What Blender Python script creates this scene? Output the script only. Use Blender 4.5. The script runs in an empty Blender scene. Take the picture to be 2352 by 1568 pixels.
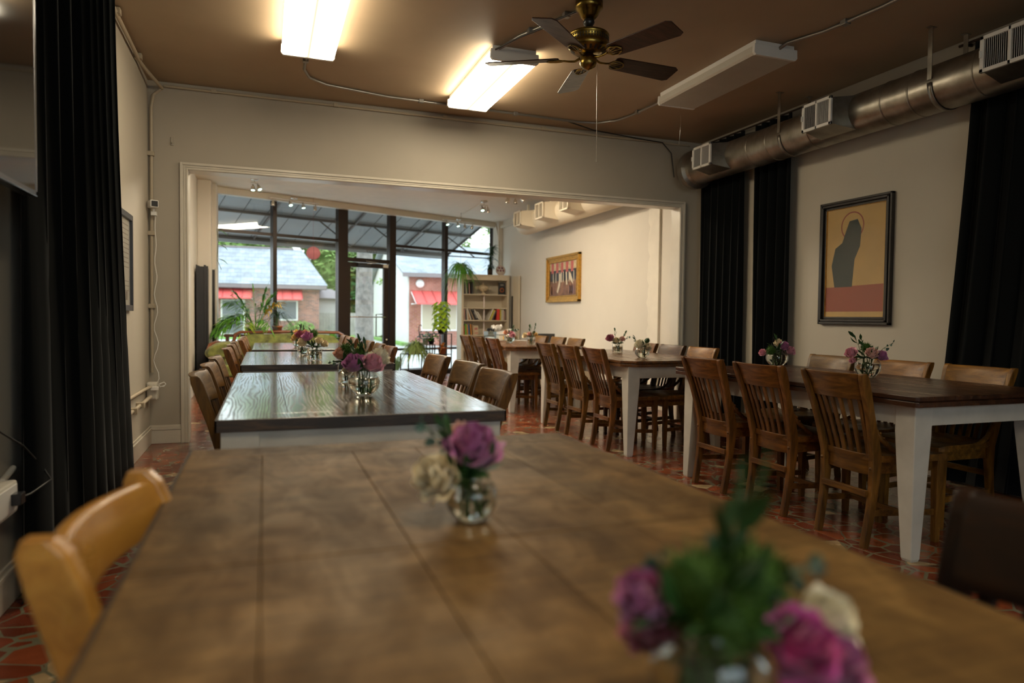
import bpy, math, random
from mathutils import Vector, Matrix
R = math.radians
S = bpy.context.scene
COL = S.collection

# ------------------------------------------------------------ camera
cam_d = bpy.data.cameras.new('camera'); cam = bpy.data.objects.new('camera', cam_d); COL.objects.link(cam)
cam_d.sensor_width = 36.0; cam_d.lens = 24.12; cam_d.clip_start = 0.02; cam_d.clip_end = 400
yaw, pitch, roll = R(19.85), R(-2.0), R(0.67)
fw = Vector((math.sin(yaw)*math.cos(pitch), math.cos(yaw)*math.cos(pitch), math.sin(pitch)))
rt = Vector((math.cos(yaw), -math.sin(yaw), 0)); up = rt.cross(fw)
r2 = rt*math.cos(roll)+up*math.sin(roll); u2 = up*math.cos(roll)-rt*math.sin(roll)
cam.matrix_world = Matrix(((r2.x, u2.x, -fw.x, 0), (r2.y, u2.y, -fw.y, 0), (r2.z, u2.z, -fw.z, 1.09), (0, 0, 0, 1)))
cam_d.dof.use_dof = True; cam_d.dof.focus_distance = 4.2; cam_d.dof.aperture_fstop = 1.9
S.camera = cam

# ------------------------------------------------------------ world, exposure
W = bpy.data.worlds.new('overcast_sky'); S.world = W; W.use_nodes = True
wn = W.node_tree.nodes; wl = W.node_tree.links; wn.clear()
wo = wn.new('ShaderNodeOutputWorld'); bg = wn.new('ShaderNodeBackground'); bg.inputs[1].default_value = 2.0
tcw = wn.new('ShaderNodeTexCoord'); sepw = wn.new('ShaderNodeSeparateXYZ'); rw = wn.new('ShaderNodeValToRGB')
rw.color_ramp.elements[0].position = 0.0; rw.color_ramp.elements[0].color = (0.62, 0.66, 0.68, 1)
rw.color_ramp.elements[1].position = 0.5; rw.color_ramp.elements[1].color = (0.80, 0.90, 1.0, 1)
wl.new(tcw.outputs['Generated'], sepw.inputs[0]); wl.new(sepw.outputs[2], rw.inputs[0]); wl.new(rw.outputs[0], bg.inputs[0]); wl.new(bg.outputs[0], wo.inputs[0])
S.view_settings.view_transform = 'Standard'; S.view_settings.look = 'None'; S.view_settings.exposure = 1.25
S.view_settings.gamma = 1.0; S.view_settings.use_curve_mapping = False
S.cycles.use_denoising = True; S.cycles.sample_clamp_indirect = 4.0
S.cycles.max_bounces = 8; S.cycles.transparent_max_bounces = 16

# ------------------------------------------------------------ materials
MATS = {}
def nmat(name):
    m = bpy.data.materials.new(name); m.use_nodes = True; MATS[name] = m
    return m, m.node_tree.nodes, m.node_tree.links, m.node_tree.nodes['Principled BSDF']
def ramp(n, stops):
    r = n.new('ShaderNodeValToRGB'); e = r.color_ramp.elements
    while len(e) < len(stops): e.new(0.5)
    for k, (p, c) in enumerate(stops): e[k].position = p; e[k].color = tuple(c)+(1,)
    return r
def coords(n, l, scale=(1, 1, 1), rot=(0, 0, 0), kind='Object'):
    t = n.new('ShaderNodeTexCoord'); mp = n.new('ShaderNodeMapping'); mp.inputs['Scale'].default_value = scale; mp.inputs['Rotation'].default_value = rot
    l.new(t.outputs[kind], mp.inputs[0]); return mp
def noise(n, l, mp, scale, detail=4, rough=0.55, dist=0):
    t = n.new('ShaderNodeTexNoise'); t.inputs['Scale'].default_value = scale; t.inputs['Detail'].default_value = detail
    t.inputs['Roughness'].default_value = rough; t.inputs['Distortion'].default_value = dist; l.new(mp.outputs[0], t.inputs['Vector']); return t
def bump(n, l, p, src, strength=0.1, dist=0.01):
    b = n.new('ShaderNodeBump'); b.inputs['Strength'].default_value = strength; b.inputs['Distance'].default_value = dist
    l.new(src, b.inputs['Height']); l.new(b.outputs[0], p.inputs['Normal']); return b
def mat(name, col, rough=0.5, metal=0.0, var=0.0, vscale=6.0, bmp=0.0, bscale=60, spec=0.5, coat=0.0, emit=None, estr=0.0, sheen=0.0):
    if name in MATS: return MATS[name]
    m, n, l, p = nmat(name)
    p.inputs['Base Color'].default_value = tuple(col)+(1,); p.inputs['Roughness'].default_value = rough; p.inputs['Metallic'].default_value = metal
    p.inputs['Specular IOR Level'].default_value = spec; p.inputs['Coat Weight'].default_value = coat
    if sheen: p.inputs['Sheen Weight'].default_value = sheen
    if emit: p.inputs['Emission Color'].default_value = tuple(emit)+(1,); p.inputs['Emission Strength'].default_value = estr
    if var or bmp:
        mp = coords(n, l)
        if var:
            t = noise(n, l, mp, vscale)
            r = ramp(n, [(0.3, [c*(1-var) for c in col]), (0.7, [min(1, c*(1+var)) for c in col])])
            l.new(t.outputs[0], r.inputs[0]); l.new(r.outputs[0], p.inputs['Base Color'])
        if bmp:
            t2 = noise(n, l, mp, bscale); bump(n, l, p, t2.outputs[0], bmp, 0.004)
    return m
def wood(name, dark, mid, light, rough=(0.3, 0.45), scale=(30, 3, 30), grain=1.0, tint=False, spec=0.5, coat=0.0, bmp=0.12, ring=0.0, coatr=0.15, rot=(0, 0, 0), coatmod=False, saw=0.0):
    if name in MATS: return MATS[name]
    m, n, l, p = nmat(name)
    mp = coords(n, l, scale, rot)
    t = noise(n, l, mp, grain, 6, 0.62, 0.6)
    mp2 = coords(n, l, (3, 1.2, 3)); t2 = noise(n, l, mp2, 1.6, 3)
    src = t.outputs[0]
    if ring:
        mp3 = coords(n, l, (7, 1.1, 7), rot); wv = n.new('ShaderNodeTexWave'); wv.inputs['Scale'].default_value = ring; wv.inputs['Distortion'].default_value = 28; wv.inputs['Detail'].default_value = 3; wv.inputs['Detail Scale'].default_value = 0.35
        l.new(mp3.outputs[0], wv.inputs[0])
        mx0 = n.new('ShaderNodeMath'); mx0.operation = 'MULTIPLY_ADD'; mx0.inputs[1].default_value = 0.22
        l.new(wv.outputs['Fac'], mx0.inputs[0]); sc = n.new('ShaderNodeMath'); sc.operation = 'MULTIPLY'; sc.inputs[1].default_value = 0.78
        l.new(t.outputs[0], sc.inputs[0]); l.new(sc.outputs[0], mx0.inputs[2]); src = mx0.outputs[0]
    r = ramp(n, [(0.28, dark), (0.5, mid), (0.72, light)]); l.new(src, r.inputs[0])
    mx = n.new('ShaderNodeMix'); mx.data_type = 'RGBA'; mx.blend_type = 'MULTIPLY'; mx.inputs[0].default_value = 0.75
    r2_ = ramp(n, [(0.3, (0.5, 0.5, 0.5)), (0.65, (1.15, 1.1, 1.05))]); l.new(t2.outputs[0], r2_.inputs[0])
    l.new(r.outputs[0], mx.inputs[6]); l.new(r2_.outputs[0], mx.inputs[7]); out = mx.outputs[2]
    if tint:
        oi = n.new('ShaderNodeObjectInfo'); m3 = n.new('ShaderNodeMix'); m3.data_type = 'RGBA'; m3.blend_type = 'MULTIPLY'; m3.inputs[0].default_value = 1
        l.new(out, m3.inputs[6]); l.new(oi.outputs['Color'], m3.inputs[7]); out = m3.outputs[2]
    if saw:
        ts = noise(n, l, coords(n, l, (4, 60, 4)), 1.5, 5, 0.7, 0.4); rs = ramp(n, [(0.3, (1-saw,)*3), (0.7, (1+saw,)*3)]); l.new(ts.outputs[0], rs.inputs[0])
        ms = n.new('ShaderNodeMix'); ms.data_type = 'RGBA'; ms.blend_type = 'MULTIPLY'; ms.inputs[0].default_value = 1; l.new(out, ms.inputs[6]); l.new(rs.outputs[0], ms.inputs[7]); out = ms.outputs[2]
    l.new(out, p.inputs['Base Color'])
    rr = n.new('ShaderNodeMapRange'); rr.inputs['To Min'].default_value = rough[1]; rr.inputs['To Max'].default_value = rough[0]; rr.inputs['From Min'].default_value = 0.3; rr.inputs['From Max'].default_value = 0.7
    l.new(src, rr.inputs[0]); l.new(rr.outputs[0], p.inputs['Roughness'])
    p.inputs['Specular IOR Level'].default_value = spec; p.inputs['Coat Weight'].default_value = coat; p.inputs['Coat Roughness'].default_value = coatr
    if coatmod:
        cr = n.new('ShaderNodeMapRange'); cr.inputs['From Min'].default_value = 0.40; cr.inputs['From Max'].default_value = 0.54; cr.inputs['To Min'].default_value = 0.25; cr.inputs['To Max'].default_value = 1.0
        l.new(src, cr.inputs[0]); l.new(cr.outputs[0], p.inputs['Coat Weight'])
    bump(n, l, p, src, bmp, 0.003); return m
def thinglass(name, tint=(1, 1, 1), rough=0.0, ior=1.45, boost=1.0):
    m = bpy.data.materials.new(name); m.use_nodes = True; n = m.node_tree.nodes; l = m.node_tree.links; n.clear()
    o = n.new('ShaderNodeOutputMaterial'); t = n.new('ShaderNodeBsdfTransparent'); t.inputs[0].default_value = tuple(tint)+(1,)
    g = n.new('ShaderNodeBsdfGlossy'); g.inputs['Roughness'].default_value = rough; f = n.new('ShaderNodeFresnel'); f.inputs[0].default_value = ior
    ge = n.new('ShaderNodeNewGeometry'); mr = n.new('ShaderNodeMapRange'); mr.inputs['To Min'].default_value = ior; mr.inputs['To Max'].default_value = 1/ior
    l.new(ge.outputs['Backfacing'], mr.inputs[0]); l.new(mr.outputs[0], f.inputs[0])
    mu = n.new('ShaderNodeMath'); mu.operation = 'MULTIPLY'; mu.inputs[1].default_value = boost; mu.use_clamp = True
    mx = n.new('ShaderNodeMixShader'); l.new(f.outputs[0], mu.inputs[0]); l.new(mu.outputs[0], mx.inputs[0]); l.new(t.outputs[0], mx.inputs[1]); l.new(g.outputs[0], mx.inputs[2]); l.new(mx.outputs[0], o.inputs[0])
    MATS[name] = m; return m

# ------------------------------------------------------------ mesh builder
class MB:
    def __init__(s): s.v = []; s.f = []; s.sm = []; s.M = Matrix.Identity(4)
    def at(s, loc=(0, 0, 0), rz=0, rx=0, ry=0, sc=1):
        s.M = Matrix.Translation(loc) @ Matrix.Rotation(rz, 4, 'Z') @ Matrix.Rotation(ry, 4, 'Y') @ Matrix.Rotation(rx, 4, 'X') @ Matrix.Scale(sc, 4); return s
    def add(s, vs, fs, smooth=False):
        b = len(s.v); s.v += [tuple(s.M @ Vector(q)) for q in vs]; s.f += [[b+i for i in q] for q in fs]; s.sm += [smooth]*len(fs); return s
    def box(s, x0, x1, y0, y1, z0, z1):
        return s.add([(x0, y0, z0), (x1, y0, z0), (x1, y1, z0), (x0, y1, z0), (x0, y0, z1), (x1, y0, z1), (x1, y1, z1), (x0, y1, z1)],
                     [(0, 3, 2, 1), (4, 5, 6, 7), (0, 1, 5, 4), (1, 2, 6, 5), (2, 3, 7, 6), (3, 0, 4, 7)])
    def loft(s, rings, cap=True, smooth=True, closed=True):
        n = len(rings[0]); vs = [q for r in rings for q in r]; fs = []
        for i in range(len(rings)-1):
            for j in range(n if closed else n-1):
                k = (j+1) % n; fs.append((i*n+j, i*n+k, (i+1)*n+k, (i+1)*n+j))
        s.add(vs, fs, smooth)
        if cap:
            s.add(list(rings[0]), [tuple(range(n))[::-1]]); s.add(list(rings[-1]), [tuple(range(n))])
        return s
    def tube(s, path, r, n=8, cap=True):
        P = [Vector(p) for p in path]; rs = r if isinstance(r, (list, tuple)) else [r]*len(P); rings = []; prev = None
        for i, p in enumerate(P):
            t = (P[min(i+1, len(P)-1)]-P[max(i-1, 0)])
            t = t.normalized() if t.length > 1e-9 else Vector((0, 0, 1))
            if prev is None:
                a = Vector((0, 0, 1)) if abs(t.z) < 0.9 else Vector((1, 0, 0)); u = t.cross(a).normalized()
            else:
                u = prev-t*prev.dot(t); u = u.normalized() if u.length > 1e-6 else t.orthogonal().normalized()
            prev = u; w = t.cross(u); rings.append([tuple(p+(u*math.cos(2*math.pi*k/n)+w*math.sin(2*math.pi*k/n))*rs[i]) for k in range(n)])
        return s.loft(rings, cap)
    def lathe(s, prof, n=24, cap=True, smooth=True):
        return s.loft([[(r*math.cos(2*math.pi*k/n), r*math.sin(2*math.pi*k/n), z) for k in range(n)] for r, z in prof], cap, smooth)
    def grid(s, fn, nu, nv, smooth=True):
        vs = [fn(i/nu, j/nv) for i in range(nu+1) for j in range(nv+1)]
        fs = [(i*(nv+1)+j, i*(nv+1)+j+1, (i+1)*(nv+1)+j+1, (i+1)*(nv+1)+j) for i in range(nu) for j in range(nv)]
        return s.add(vs, fs, smooth)
    def poly(s, pts, axis='z', a=0, b=0.01):
        # extrude a 2D polygon; axis = extrusion axis
        def mk(p, h): return {'z': (p[0], p[1], h), 'y': (p[0], h, p[1]), 'x': (h, p[0], p[1])}[axis]
        n = len(pts); vs = [mk(p, a) for p in pts]+[mk(p, b) for p in pts]
        return s.add(vs, [tuple(range(n))[::-1], tuple(range(n, 2*n))]+[(i, (i+1) % n, n+(i+1) % n, n+i) for i in range(n)])
    def mesh(s, name):
        me = bpy.data.meshes.new(name); me.from_pydata(s.v, [], s.f); me.update()
        for p, q in zip(me.polygons, s.sm): p.use_smooth = q
        return me
    def build(s, name, m, parent=None, bevel=0.0, seg=2, solid=0.0, loc=None):
        me = s.mesh(name); me.materials.append(m if not isinstance(m, str) else MATS[m])
        o = bpy.data.objects.new(name, me); COL.objects.link(o)
        if parent: o.parent = parent
        if loc is not None: o.location = loc
        if solid: md = o.modifiers.new('solid', 'SOLIDIFY'); md.thickness = solid; md.offset = 0
        if bevel: md = o.modifiers.new('bevel', 'BEVEL'); md.width = bevel; md.segments = seg; md.limit_method = 'ANGLE'; md.harden_normals = False
        return o
def tag(o, label=None, cat=None, group=None, kind=None):
    if label: o['label'] = label
    if cat: o['category'] = cat
    if group: o['group'] = group
    if kind: o['kind'] = kind
    return o
def thing(name, label, cat, loc=(0, 0, 0), rz=0, group=None):
    o = bpy.data.objects.new(name, None); o.empty_display_size = 0.1; COL.objects.link(o); o.location = loc; o.rotation_euler.z = rz
    return tag(o, label, cat, group)
def struct(o, label=None): return tag(o, label, None, None, 'structure')
def copy_tree(o, parent=None):
    c = o.copy(); COL.objects.link(c)
    if parent: c.parent = parent
    for ch in list(o.children): copy_tree(ch, c)
    return c
def tint_tree(o, c):
    o.color = tuple(c)+(1,)
    for ch in o.children: tint_tree(ch, c)
def text_mesh(body, size, depth=0.001, font_scale_x=1.0):
    cu = bpy.data.curves.new('t', 'FONT'); cu.body = body; cu.size = size; cu.extrude = depth; cu.align_x = 'CENTER'; cu.align_y = 'CENTER'
    to = bpy.data.objects.new('t', cu); COL.objects.link(to); bpy.context.view_layer.update()
    me = bpy.data.meshes.new_from_object(to.evaluated_get(bpy.context.evaluated_depsgraph_get()))
    bpy.data.objects.remove(to); bpy.data.curves.remove(cu); return me
def text_obj(name, body, size, m, parent, M, sx=1.0):
    me = text_mesh(body, size); me.transform(Matrix.Diagonal((sx, 1, 1, 1))); me.transform(M); me.materials.clear(); me.materials.append(m)
    o = bpy.data.objects.new(name, me); COL.objects.link(o); o.parent = parent; return o
rnd = random.Random(7)

# wall, floor, ceiling
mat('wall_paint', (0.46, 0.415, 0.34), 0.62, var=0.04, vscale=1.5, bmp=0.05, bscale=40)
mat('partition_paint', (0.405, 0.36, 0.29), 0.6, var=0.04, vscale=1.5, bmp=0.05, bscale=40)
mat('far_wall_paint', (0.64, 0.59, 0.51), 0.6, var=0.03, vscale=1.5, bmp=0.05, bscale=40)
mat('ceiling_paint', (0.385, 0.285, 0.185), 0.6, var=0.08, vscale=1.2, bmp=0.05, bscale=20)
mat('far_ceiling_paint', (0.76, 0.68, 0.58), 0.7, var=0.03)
mat('trim_paint', (0.62, 0.57, 0.48), 0.32, var=0.04)
mat('patch_plaster', (0.72, 0.67, 0.58), 0.7, var=0.05)
mat('conduit_paint', (0.42, 0.35, 0.25), 0.45)
mat('conduit_steel', (0.30, 0.29, 0.27), 0.35, metal=0.8)
mat('cable_black', (0.012, 0.011, 0.01), 0.5)
mat('white_plastic', (0.62, 0.58, 0.50), 0.4)
mat('bright_white', (0.8, 0.78, 0.74), 0.4)
mat('grey_box', (0.42, 0.41, 0.38), 0.5)
mat('table_paint', (0.55, 0.525, 0.47), 0.42, var=0.08, vscale=9, bmp=0.06, bscale=30)
mat('velvet_black', (0.0035, 0.0042, 0.0045), 0.95, sheen=0.08, spec=0.05)
mat('frame_black', (0.018, 0.014, 0.012), 0.35)
mat('storefront_metal', (0.028, 0.018, 0.014), 0.35, metal=0.4)
mat('chrome', (0.62, 0.58, 0.52), 0.2, metal=1.0)
mat('white_enamel', (0.70, 0.68, 0.64), 0.35)
mat('louvre_dark', (0.02, 0.018, 0.016), 0.6)
mat('duct_white', (0.72, 0.64, 0.50), 0.5)
mat('dark_plastic', (0.02, 0.02, 0.022), 0.3)
mat('tv_screen', (0.006, 0.006, 0.007), 0.06, spec=0.8)
mat('tv_edge', (0.25, 0.25, 0.27), 0.2, metal=0.9)
mat('gold_leaf', (0.52, 0.28, 0.05), 0.38, metal=0.55, var=0.25, vscale=30)
mat('linen_mat', (0.50, 0.44, 0.33), 0.8)
mat('terracotta', (0.42, 0.13, 0.05), 0.75, var=0.15)
mat('pot_grey', (0.38, 0.42, 0.42), 0.5)
mat('pot_cream', (0.62, 0.56, 0.46), 0.45)
mat('pot_black', (0.015, 0.017, 0.016), 0.5)
mat('soil', (0.03, 0.02, 0.012), 0.9)
mat('iron', (0.05, 0.03, 0.022), 0.55, metal=0.5)
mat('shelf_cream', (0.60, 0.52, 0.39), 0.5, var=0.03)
mat('green_velvet', (0.13, 0.145, 0.028), 0.75, var=0.6, vscale=11, sheen=0.25)
mat('settee_wood', (0.16, 0.05, 0.018), 0.3, coat=0.3)
mat('leaf_mid', (0.10, 0.30, 0.03), 0.45, var=0.35, vscale=25)
mat('leaf_dark', (0.018, 0.062, 0.014), 0.42, var=0.3, vscale=40)
mat('leaf_yellow', (0.75, 0.48, 0.02), 0.5)
mat('leaf_lime', (0.34, 0.50, 0.03), 0.45, var=0.3, vscale=20)
mat('leaf_spider', (0.24, 0.33, 0.09), 0.5, var=0.35, vscale=20)
mat('leaf_euc', (0.07, 0.13, 0.10), 0.55, var=0.2)
mat('fluff_green', (0.038, 0.10, 0.004), 0.7, var=0.45, vscale=160)
mat('fluff_darkgreen', (0.02, 0.07, 0.012), 0.7, var=0.3, vscale=120)
mat('stem_green', (0.05, 0.10, 0.02), 0.5)
for nme, c in dict(mauve=(0.47, 0.14, 0.33), pink=(0.76, 0.34, 0.43), peach=(0.76, 0.40, 0.26), blush=(0.82, 0.50, 0.42), cream=(0.78, 0.66, 0.42), white=(0.82, 0.76, 0.58), yellow=(0.80, 0.56, 0.2), dusky=(0.38, 0.07, 0.13), hot=(0.52, 0.06, 0.28)).items():
    mat('petal_'+nme, c, 0.55, var=0.18, vscale=35, sheen=0.3)
thinglass('pane_glass', (0.93, 0.96, 0.95), ior=1.5, boost=1.2)
thinglass('picture_glass', (1, 1, 1), 0.03, ior=1.35, boost=0.8)
thinglass('vase_glass', (0.93, 0.94, 0.92), ior=1.5, boost=1.6)
thinglass('clear_plastic', (0.72, 0.82, 0.88), 0.1, ior=1.5)
def water_mat():
    m, n, l, p = nmat('water')
    p.inputs['Base Color'].default_value = (0.93, 0.95, 0.9, 1); p.inputs['Roughness'].default_value = 0.0; p.inputs['IOR'].default_value = 1.22; p.inputs['Transmission Weight'].default_value = 1.0
water_mat()
wood('chair_oak', (0.040, 0.017, 0.004), (0.122, 0.060, 0.012), (0.22, 0.112, 0.024), (0.36, 0.5), (26, 26, 4), 1.2, tint=True, coat=0.03, spec=0.32)
wood('chair_oak_wide', (0.040, 0.017, 0.004), (0.122, 0.060, 0.012), (0.22, 0.112, 0.024), (0.36, 0.5), (26, 4, 26), 1.2, tint=True, coat=0.03, spec=0.32)
wood('table_light', (0.085, 0.044, 0.014), (0.165, 0.092, 0.030), (0.26, 0.152, 0.052), (0.44, 0.62), (8, 4.0, 8), 1.6, bmp=0.08, spec=0.2, saw=0.32)
wood('table_dark', (0.045, 0.026, 0.014), (0.115, 0.070, 0.036), (0.18, 0.115, 0.060), (0.12, 0.26), (16, 2, 16), 1.3, bmp=0.035, spec=0.8, coat=1.0, ring=3.0, coatr=0.10, coatmod=True)
wood('table_edge', (0.012, 0.007, 0.004), (0.035, 0.02, 0.012), (0.09, 0.05, 0.025), (0.3, 0.5), (5, 5, 40), 1.2)
wood('table_walnut', (0.018, 0.007, 0.004), (0.05, 0.019, 0.009), (0.11, 0.045, 0.02), (0.22, 0.4), (30, 3, 30), 1.2, spec=0.4)
wood('table_russet', (0.04, 0.016, 0.006), (0.12, 0.052, 0.02), (0.21, 0.10, 0.04), (0.18, 0.34), (30, 3, 30), 1.2, spec=0.45)
wood('fan_blade', (0.012, 0.004, 0.003), (0.035, 0.012, 0.008), (0.07, 0.026, 0.016), (0.3, 0.4), (4, 30, 30), 1.2)
def brass():
    m, n, l, p = nmat('antique_brass'); p.inputs['Metallic'].default_value = 1; p.inputs['Roughness'].default_value = 0.28
    mp = coords(n, l); t = noise(n, l, mp, 18); r = ramp(n, [(0.3, (0.10, 0.065, 0.015)), (0.7, (0.42, 0.29, 0.07))]); l.new(t.outputs[0], r.inputs[0]); l.new(r.outputs[0], p.inputs['Base Color'])
brass()
def galv():
    m, n, l, p = nmat('galvanized'); p.inputs['Metallic'].default_value = 0.9
    mp = coords(n, l); t = noise(n, l, mp, 7, 5); r = ramp(n, [(0.3, (0.20, 0.18, 0.15)), (0.7, (0.38, 0.35, 0.30))]); l.new(t.outputs[0], r.inputs[0]); l.new(r.outputs[0], p.inputs['Base Color'])
    t2 = noise(n, l, mp, 3); r3 = ramp(n, [(0.3, (0.28,)*3), (0.7, (0.46,)*3)]); l.new(t2.outputs[0], r3.inputs[0]); l.new(r3.outputs[0], p.inputs['Roughness'])
galv()
def floor_mat():
    m, n, l, p = nmat('crazy_paving')
    mp = coords(n, l, (1, 1, 1)); nz = noise(n, l, mp, 1.3, 2)
    vm = n.new('ShaderNodeVectorMath'); vm.operation = 'MULTIPLY_ADD'; vm.inputs[1].default_value = (0.25, 0.25, 0.25); l.new(nz.outputs['Color'], vm.inputs[0]); l.new(mp.outputs[0], vm.inputs[2])
    v1 = n.new('ShaderNodeTexVoronoi'); v1.feature = 'DISTANCE_TO_EDGE'; v1.inputs['Scale'].default_value = 9.5; l.new(vm.outputs[0], v1.inputs['Vector'])
    v2 = n.new('ShaderNodeTexVoronoi'); v2.inputs['Scale'].default_value = 9.5; l.new(vm.outputs[0], v2.inputs['Vector'])
    sp = n.new('ShaderNodeSeparateColor'); l.new(v2.outputs['Color'], sp.inputs[0])
    rc = ramp(n, [(0.0, (0.20, 0.042, 0.017)), (0.35, (0.27, 0.065, 0.023)), (0.6, (0.16, 0.035, 0.016)), (0.9, (0.32, 0.09, 0.03)), (0.955, (0.46, 0.32, 0.17))]); rc.color_ramp.interpolation = 'CONSTANT'
    l.new(sp.outputs[0], rc.inputs[0])
    # grout lines of very uneven width
    nw = noise(n, l, mp, 5, 2); mr = n.new('ShaderNodeMapRange'); mr.inputs['From Min'].default_value = 0.35; mr.inputs['From Max'].default_value = 0.7; mr.inputs['To Min'].default_value = 0.015; mr.inputs['To Max'].default_value = 0.085; l.new(nw.outputs[0], mr.inputs[0])
    lt = n.new('ShaderNodeMath'); lt.operation = 'LESS_THAN'; l.new(v1.outputs['Distance'], lt.inputs[0]); l.new(mr.outputs[0], lt.inputs[1])
    mx = n.new('ShaderNodeMix'); mx.data_type = 'RGBA'; l.new(lt.outputs[0], mx.inputs[0]); l.new(rc.outputs[0], mx.inputs[6]); mx.inputs[7].default_value = (0.18, 0.17, 0.11, 1)
    nd = noise(n, l, mp, 9, 5); rd = ramp(n, [(0.3, (0.7,)*3), (0.7, (1.1,)*3)]); l.new(nd.outputs[0], rd.inputs[0])
    m2 = n.new('ShaderNodeMix'); m2.data_type = 'RGBA'; m2.blend_type = 'MULTIPLY'; m2.inputs[0].default_value = 1; l.new(mx.outputs[2], m2.inputs[6]); l.new(rd.outputs[0], m2.inputs[7])
    l.new(m2.outputs[2], p.inputs['Base Color'])
    rr = ramp(n, [(0.3, (0.14,)*3), (0.7, (0.30,)*3)]); l.new(nd.outputs[0], rr.inputs[0]); l.new(rr.outputs[0], p.inputs['Roughness'])
    iv = n.new('ShaderNodeMath'); iv.operation = 'SUBTRACT'; iv.inputs[0].default_value = 1; l.new(lt.outputs[0], iv.inputs[1]); bump(n, l, p, iv.outputs[0], 0.25, 0.004)
floor_mat()
def brick_mat(name, c1, c2, mortar, scale, rough=0.85, w=0.5, h=0.16, ms=0.012, rot=(R(90), 0, 0)):
    m, n, l, p = nmat(name); mp = coords(n, l, (1, 1, 1), rot)
    b = n.new('ShaderNodeTexBrick'); b.inputs['Color1'].default_value = c1+(1,); b.inputs['Color2'].default_value = c2+(1,); b.inputs['Mortar'].default_value = mortar+(1,)
    b.inputs['Scale'].default_value = scale; b.inputs['Brick Width'].default_value = w; b.inputs['Row Height'].default_value = h; b.inputs['Mortar Size'].default_value = ms
    l.new(mp.outputs[0], b.inputs['Vector']); t = noise(n, l, coords(n, l), 1.5, 4); mx = n.new('ShaderNodeMix'); mx.data_type = 'RGBA'; mx.blend_type = 'MULTIPLY'; mx.inputs[0].default_value = 1
    r = ramp(n, [(0.3, (0.75,)*3), (0.7, (1.2,)*3)]); l.new(t.outputs[0], r.inputs[0]); l.new(b.outputs[0], mx.inputs[6]); l.new(r.outputs[0], mx.inputs[7]); l.new(mx.outputs[2], p.inputs['Base Color']); p.inputs['Roughness'].default_value = rough
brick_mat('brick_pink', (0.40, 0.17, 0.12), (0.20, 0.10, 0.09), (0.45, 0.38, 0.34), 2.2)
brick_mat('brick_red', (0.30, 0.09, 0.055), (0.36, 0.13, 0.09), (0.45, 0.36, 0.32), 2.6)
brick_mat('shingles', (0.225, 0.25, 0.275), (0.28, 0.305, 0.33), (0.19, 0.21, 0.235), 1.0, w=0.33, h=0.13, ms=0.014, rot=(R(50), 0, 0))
mat('asphalt', (0.34, 0.34, 0.32), 0.9, var=0.15, vscale=0.8)
mat('concrete_pale', (0.40, 0.40, 0.385), 0.9, var=0.12, vscale=1.5)
mat('grass', (0.14, 0.28, 0.05), 0.9, var=0.4, vscale=3)
mat('foliage_bright', (0.15, 0.25, 0.055), 0.8, var=0.4, vscale=1.2)
mat('foliage_dark', (0.05, 0.13, 0.03), 0.8, var=0.4, vscale=1.0)
mat('bark', (0.20, 0.185, 0.165), 0.95, var=0.35, vscale=8, bmp=0.8, bscale=14)
mat('white_siding', (0.55, 0.54, 0.50), 0.8, var=0.03)
mat('fascia', (0.20, 0.17, 0.17), 0.7)
mat('fence_wood', (0.36, 0.34, 0.31), 0.9, var=0.2, vscale=3)
mat('awning_red', (0.62, 0.10, 0.09), 0.45)
mat('awning_rib', (0.42, 0.06, 0.055), 0.5)
mat('awning_soffit', (0.27, 0.285, 0.295), 0.75, var=0.1, vscale=2)
mat('awning_seam', (0.07, 0.07, 0.075), 0.7)
mat('awning_bar', (0.045, 0.035, 0.03), 0.5)
mat('window_beige', (0.50, 0.45, 0.32), 0.4)
mat('window_grey', (0.16, 0.17, 0.18), 0.25)
def paper():
    m, n, l, p = nmat('lantern_paper'); p.inputs['Base Color'].default_value = (.85, .40, .42, 1); p.inputs['Roughness'].default_value = .8
    t = n.new('ShaderNodeBsdfTranslucent'); t.inputs[0].default_value = (.95, .50, .52, 1); mx = n.new('ShaderNodeMixShader'); mx.inputs[0].default_value = .55
    o = n['Material Output']; l.new(p.outputs[0], mx.inputs[1]); l.new(t.outputs[0], mx.inputs[2]); l.new(mx.outputs[0], o.inputs[0])
paper()
mat('lantern_wire', (0.25, 0.05, 0.05), 0.6)
MATS['lamp_lens'] = None
def lens(name, strength, col=(1.0, 0.87, 0.63)):
    m, n, l, p = nmat(name)
    # prismatic lens over two tubes: the two strips above the tubes glow brightest
    tc = n.new('ShaderNodeTexCoord'); sp = n.new('ShaderNodeSeparateXYZ'); l.new(tc.outputs['Object'], sp.inputs[0])
    ab = n.new('ShaderNodeMath'); ab.operation = 'ABSOLUTE'; l.new(sp.outputs[0], ab.inputs[0])
    r = n.new('ShaderNodeMapRange'); r.interpolation_type = 'SMOOTHSTEP'; r.inputs['From Min'].default_value = 0.0; r.inputs['From Max'].default_value = 0.06; r.inputs['To Min'].default_value = strength*0.04; r.inputs['To Max'].default_value = strength
    l.new(ab.outputs[0], r.inputs[0]); l.new(r.outputs[0], p.inputs['Emission Strength'])
    p.inputs['Emission Color'].default_value = col+(1,); p.inputs['Base Color'].default_value = (0.8, 0.78, 0.72, 1); p.inputs['Roughness'].default_value = 0.4
lens('lens_lit', 9.6); lens('lens_lit_far', 29.0, (1.0, 0.86, 0.64))
mat('lens_off', (0.50, 0.47, 0.41), 0.35, var=0.05)
mat('bulb_cool', (0.8, 0.9, 0.85), 0.3, emit=(0.55, 1.0, 0.78), estr=2.5)
mat('bulb_off', (0.5, 0.5, 0.48), 0.2)

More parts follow.
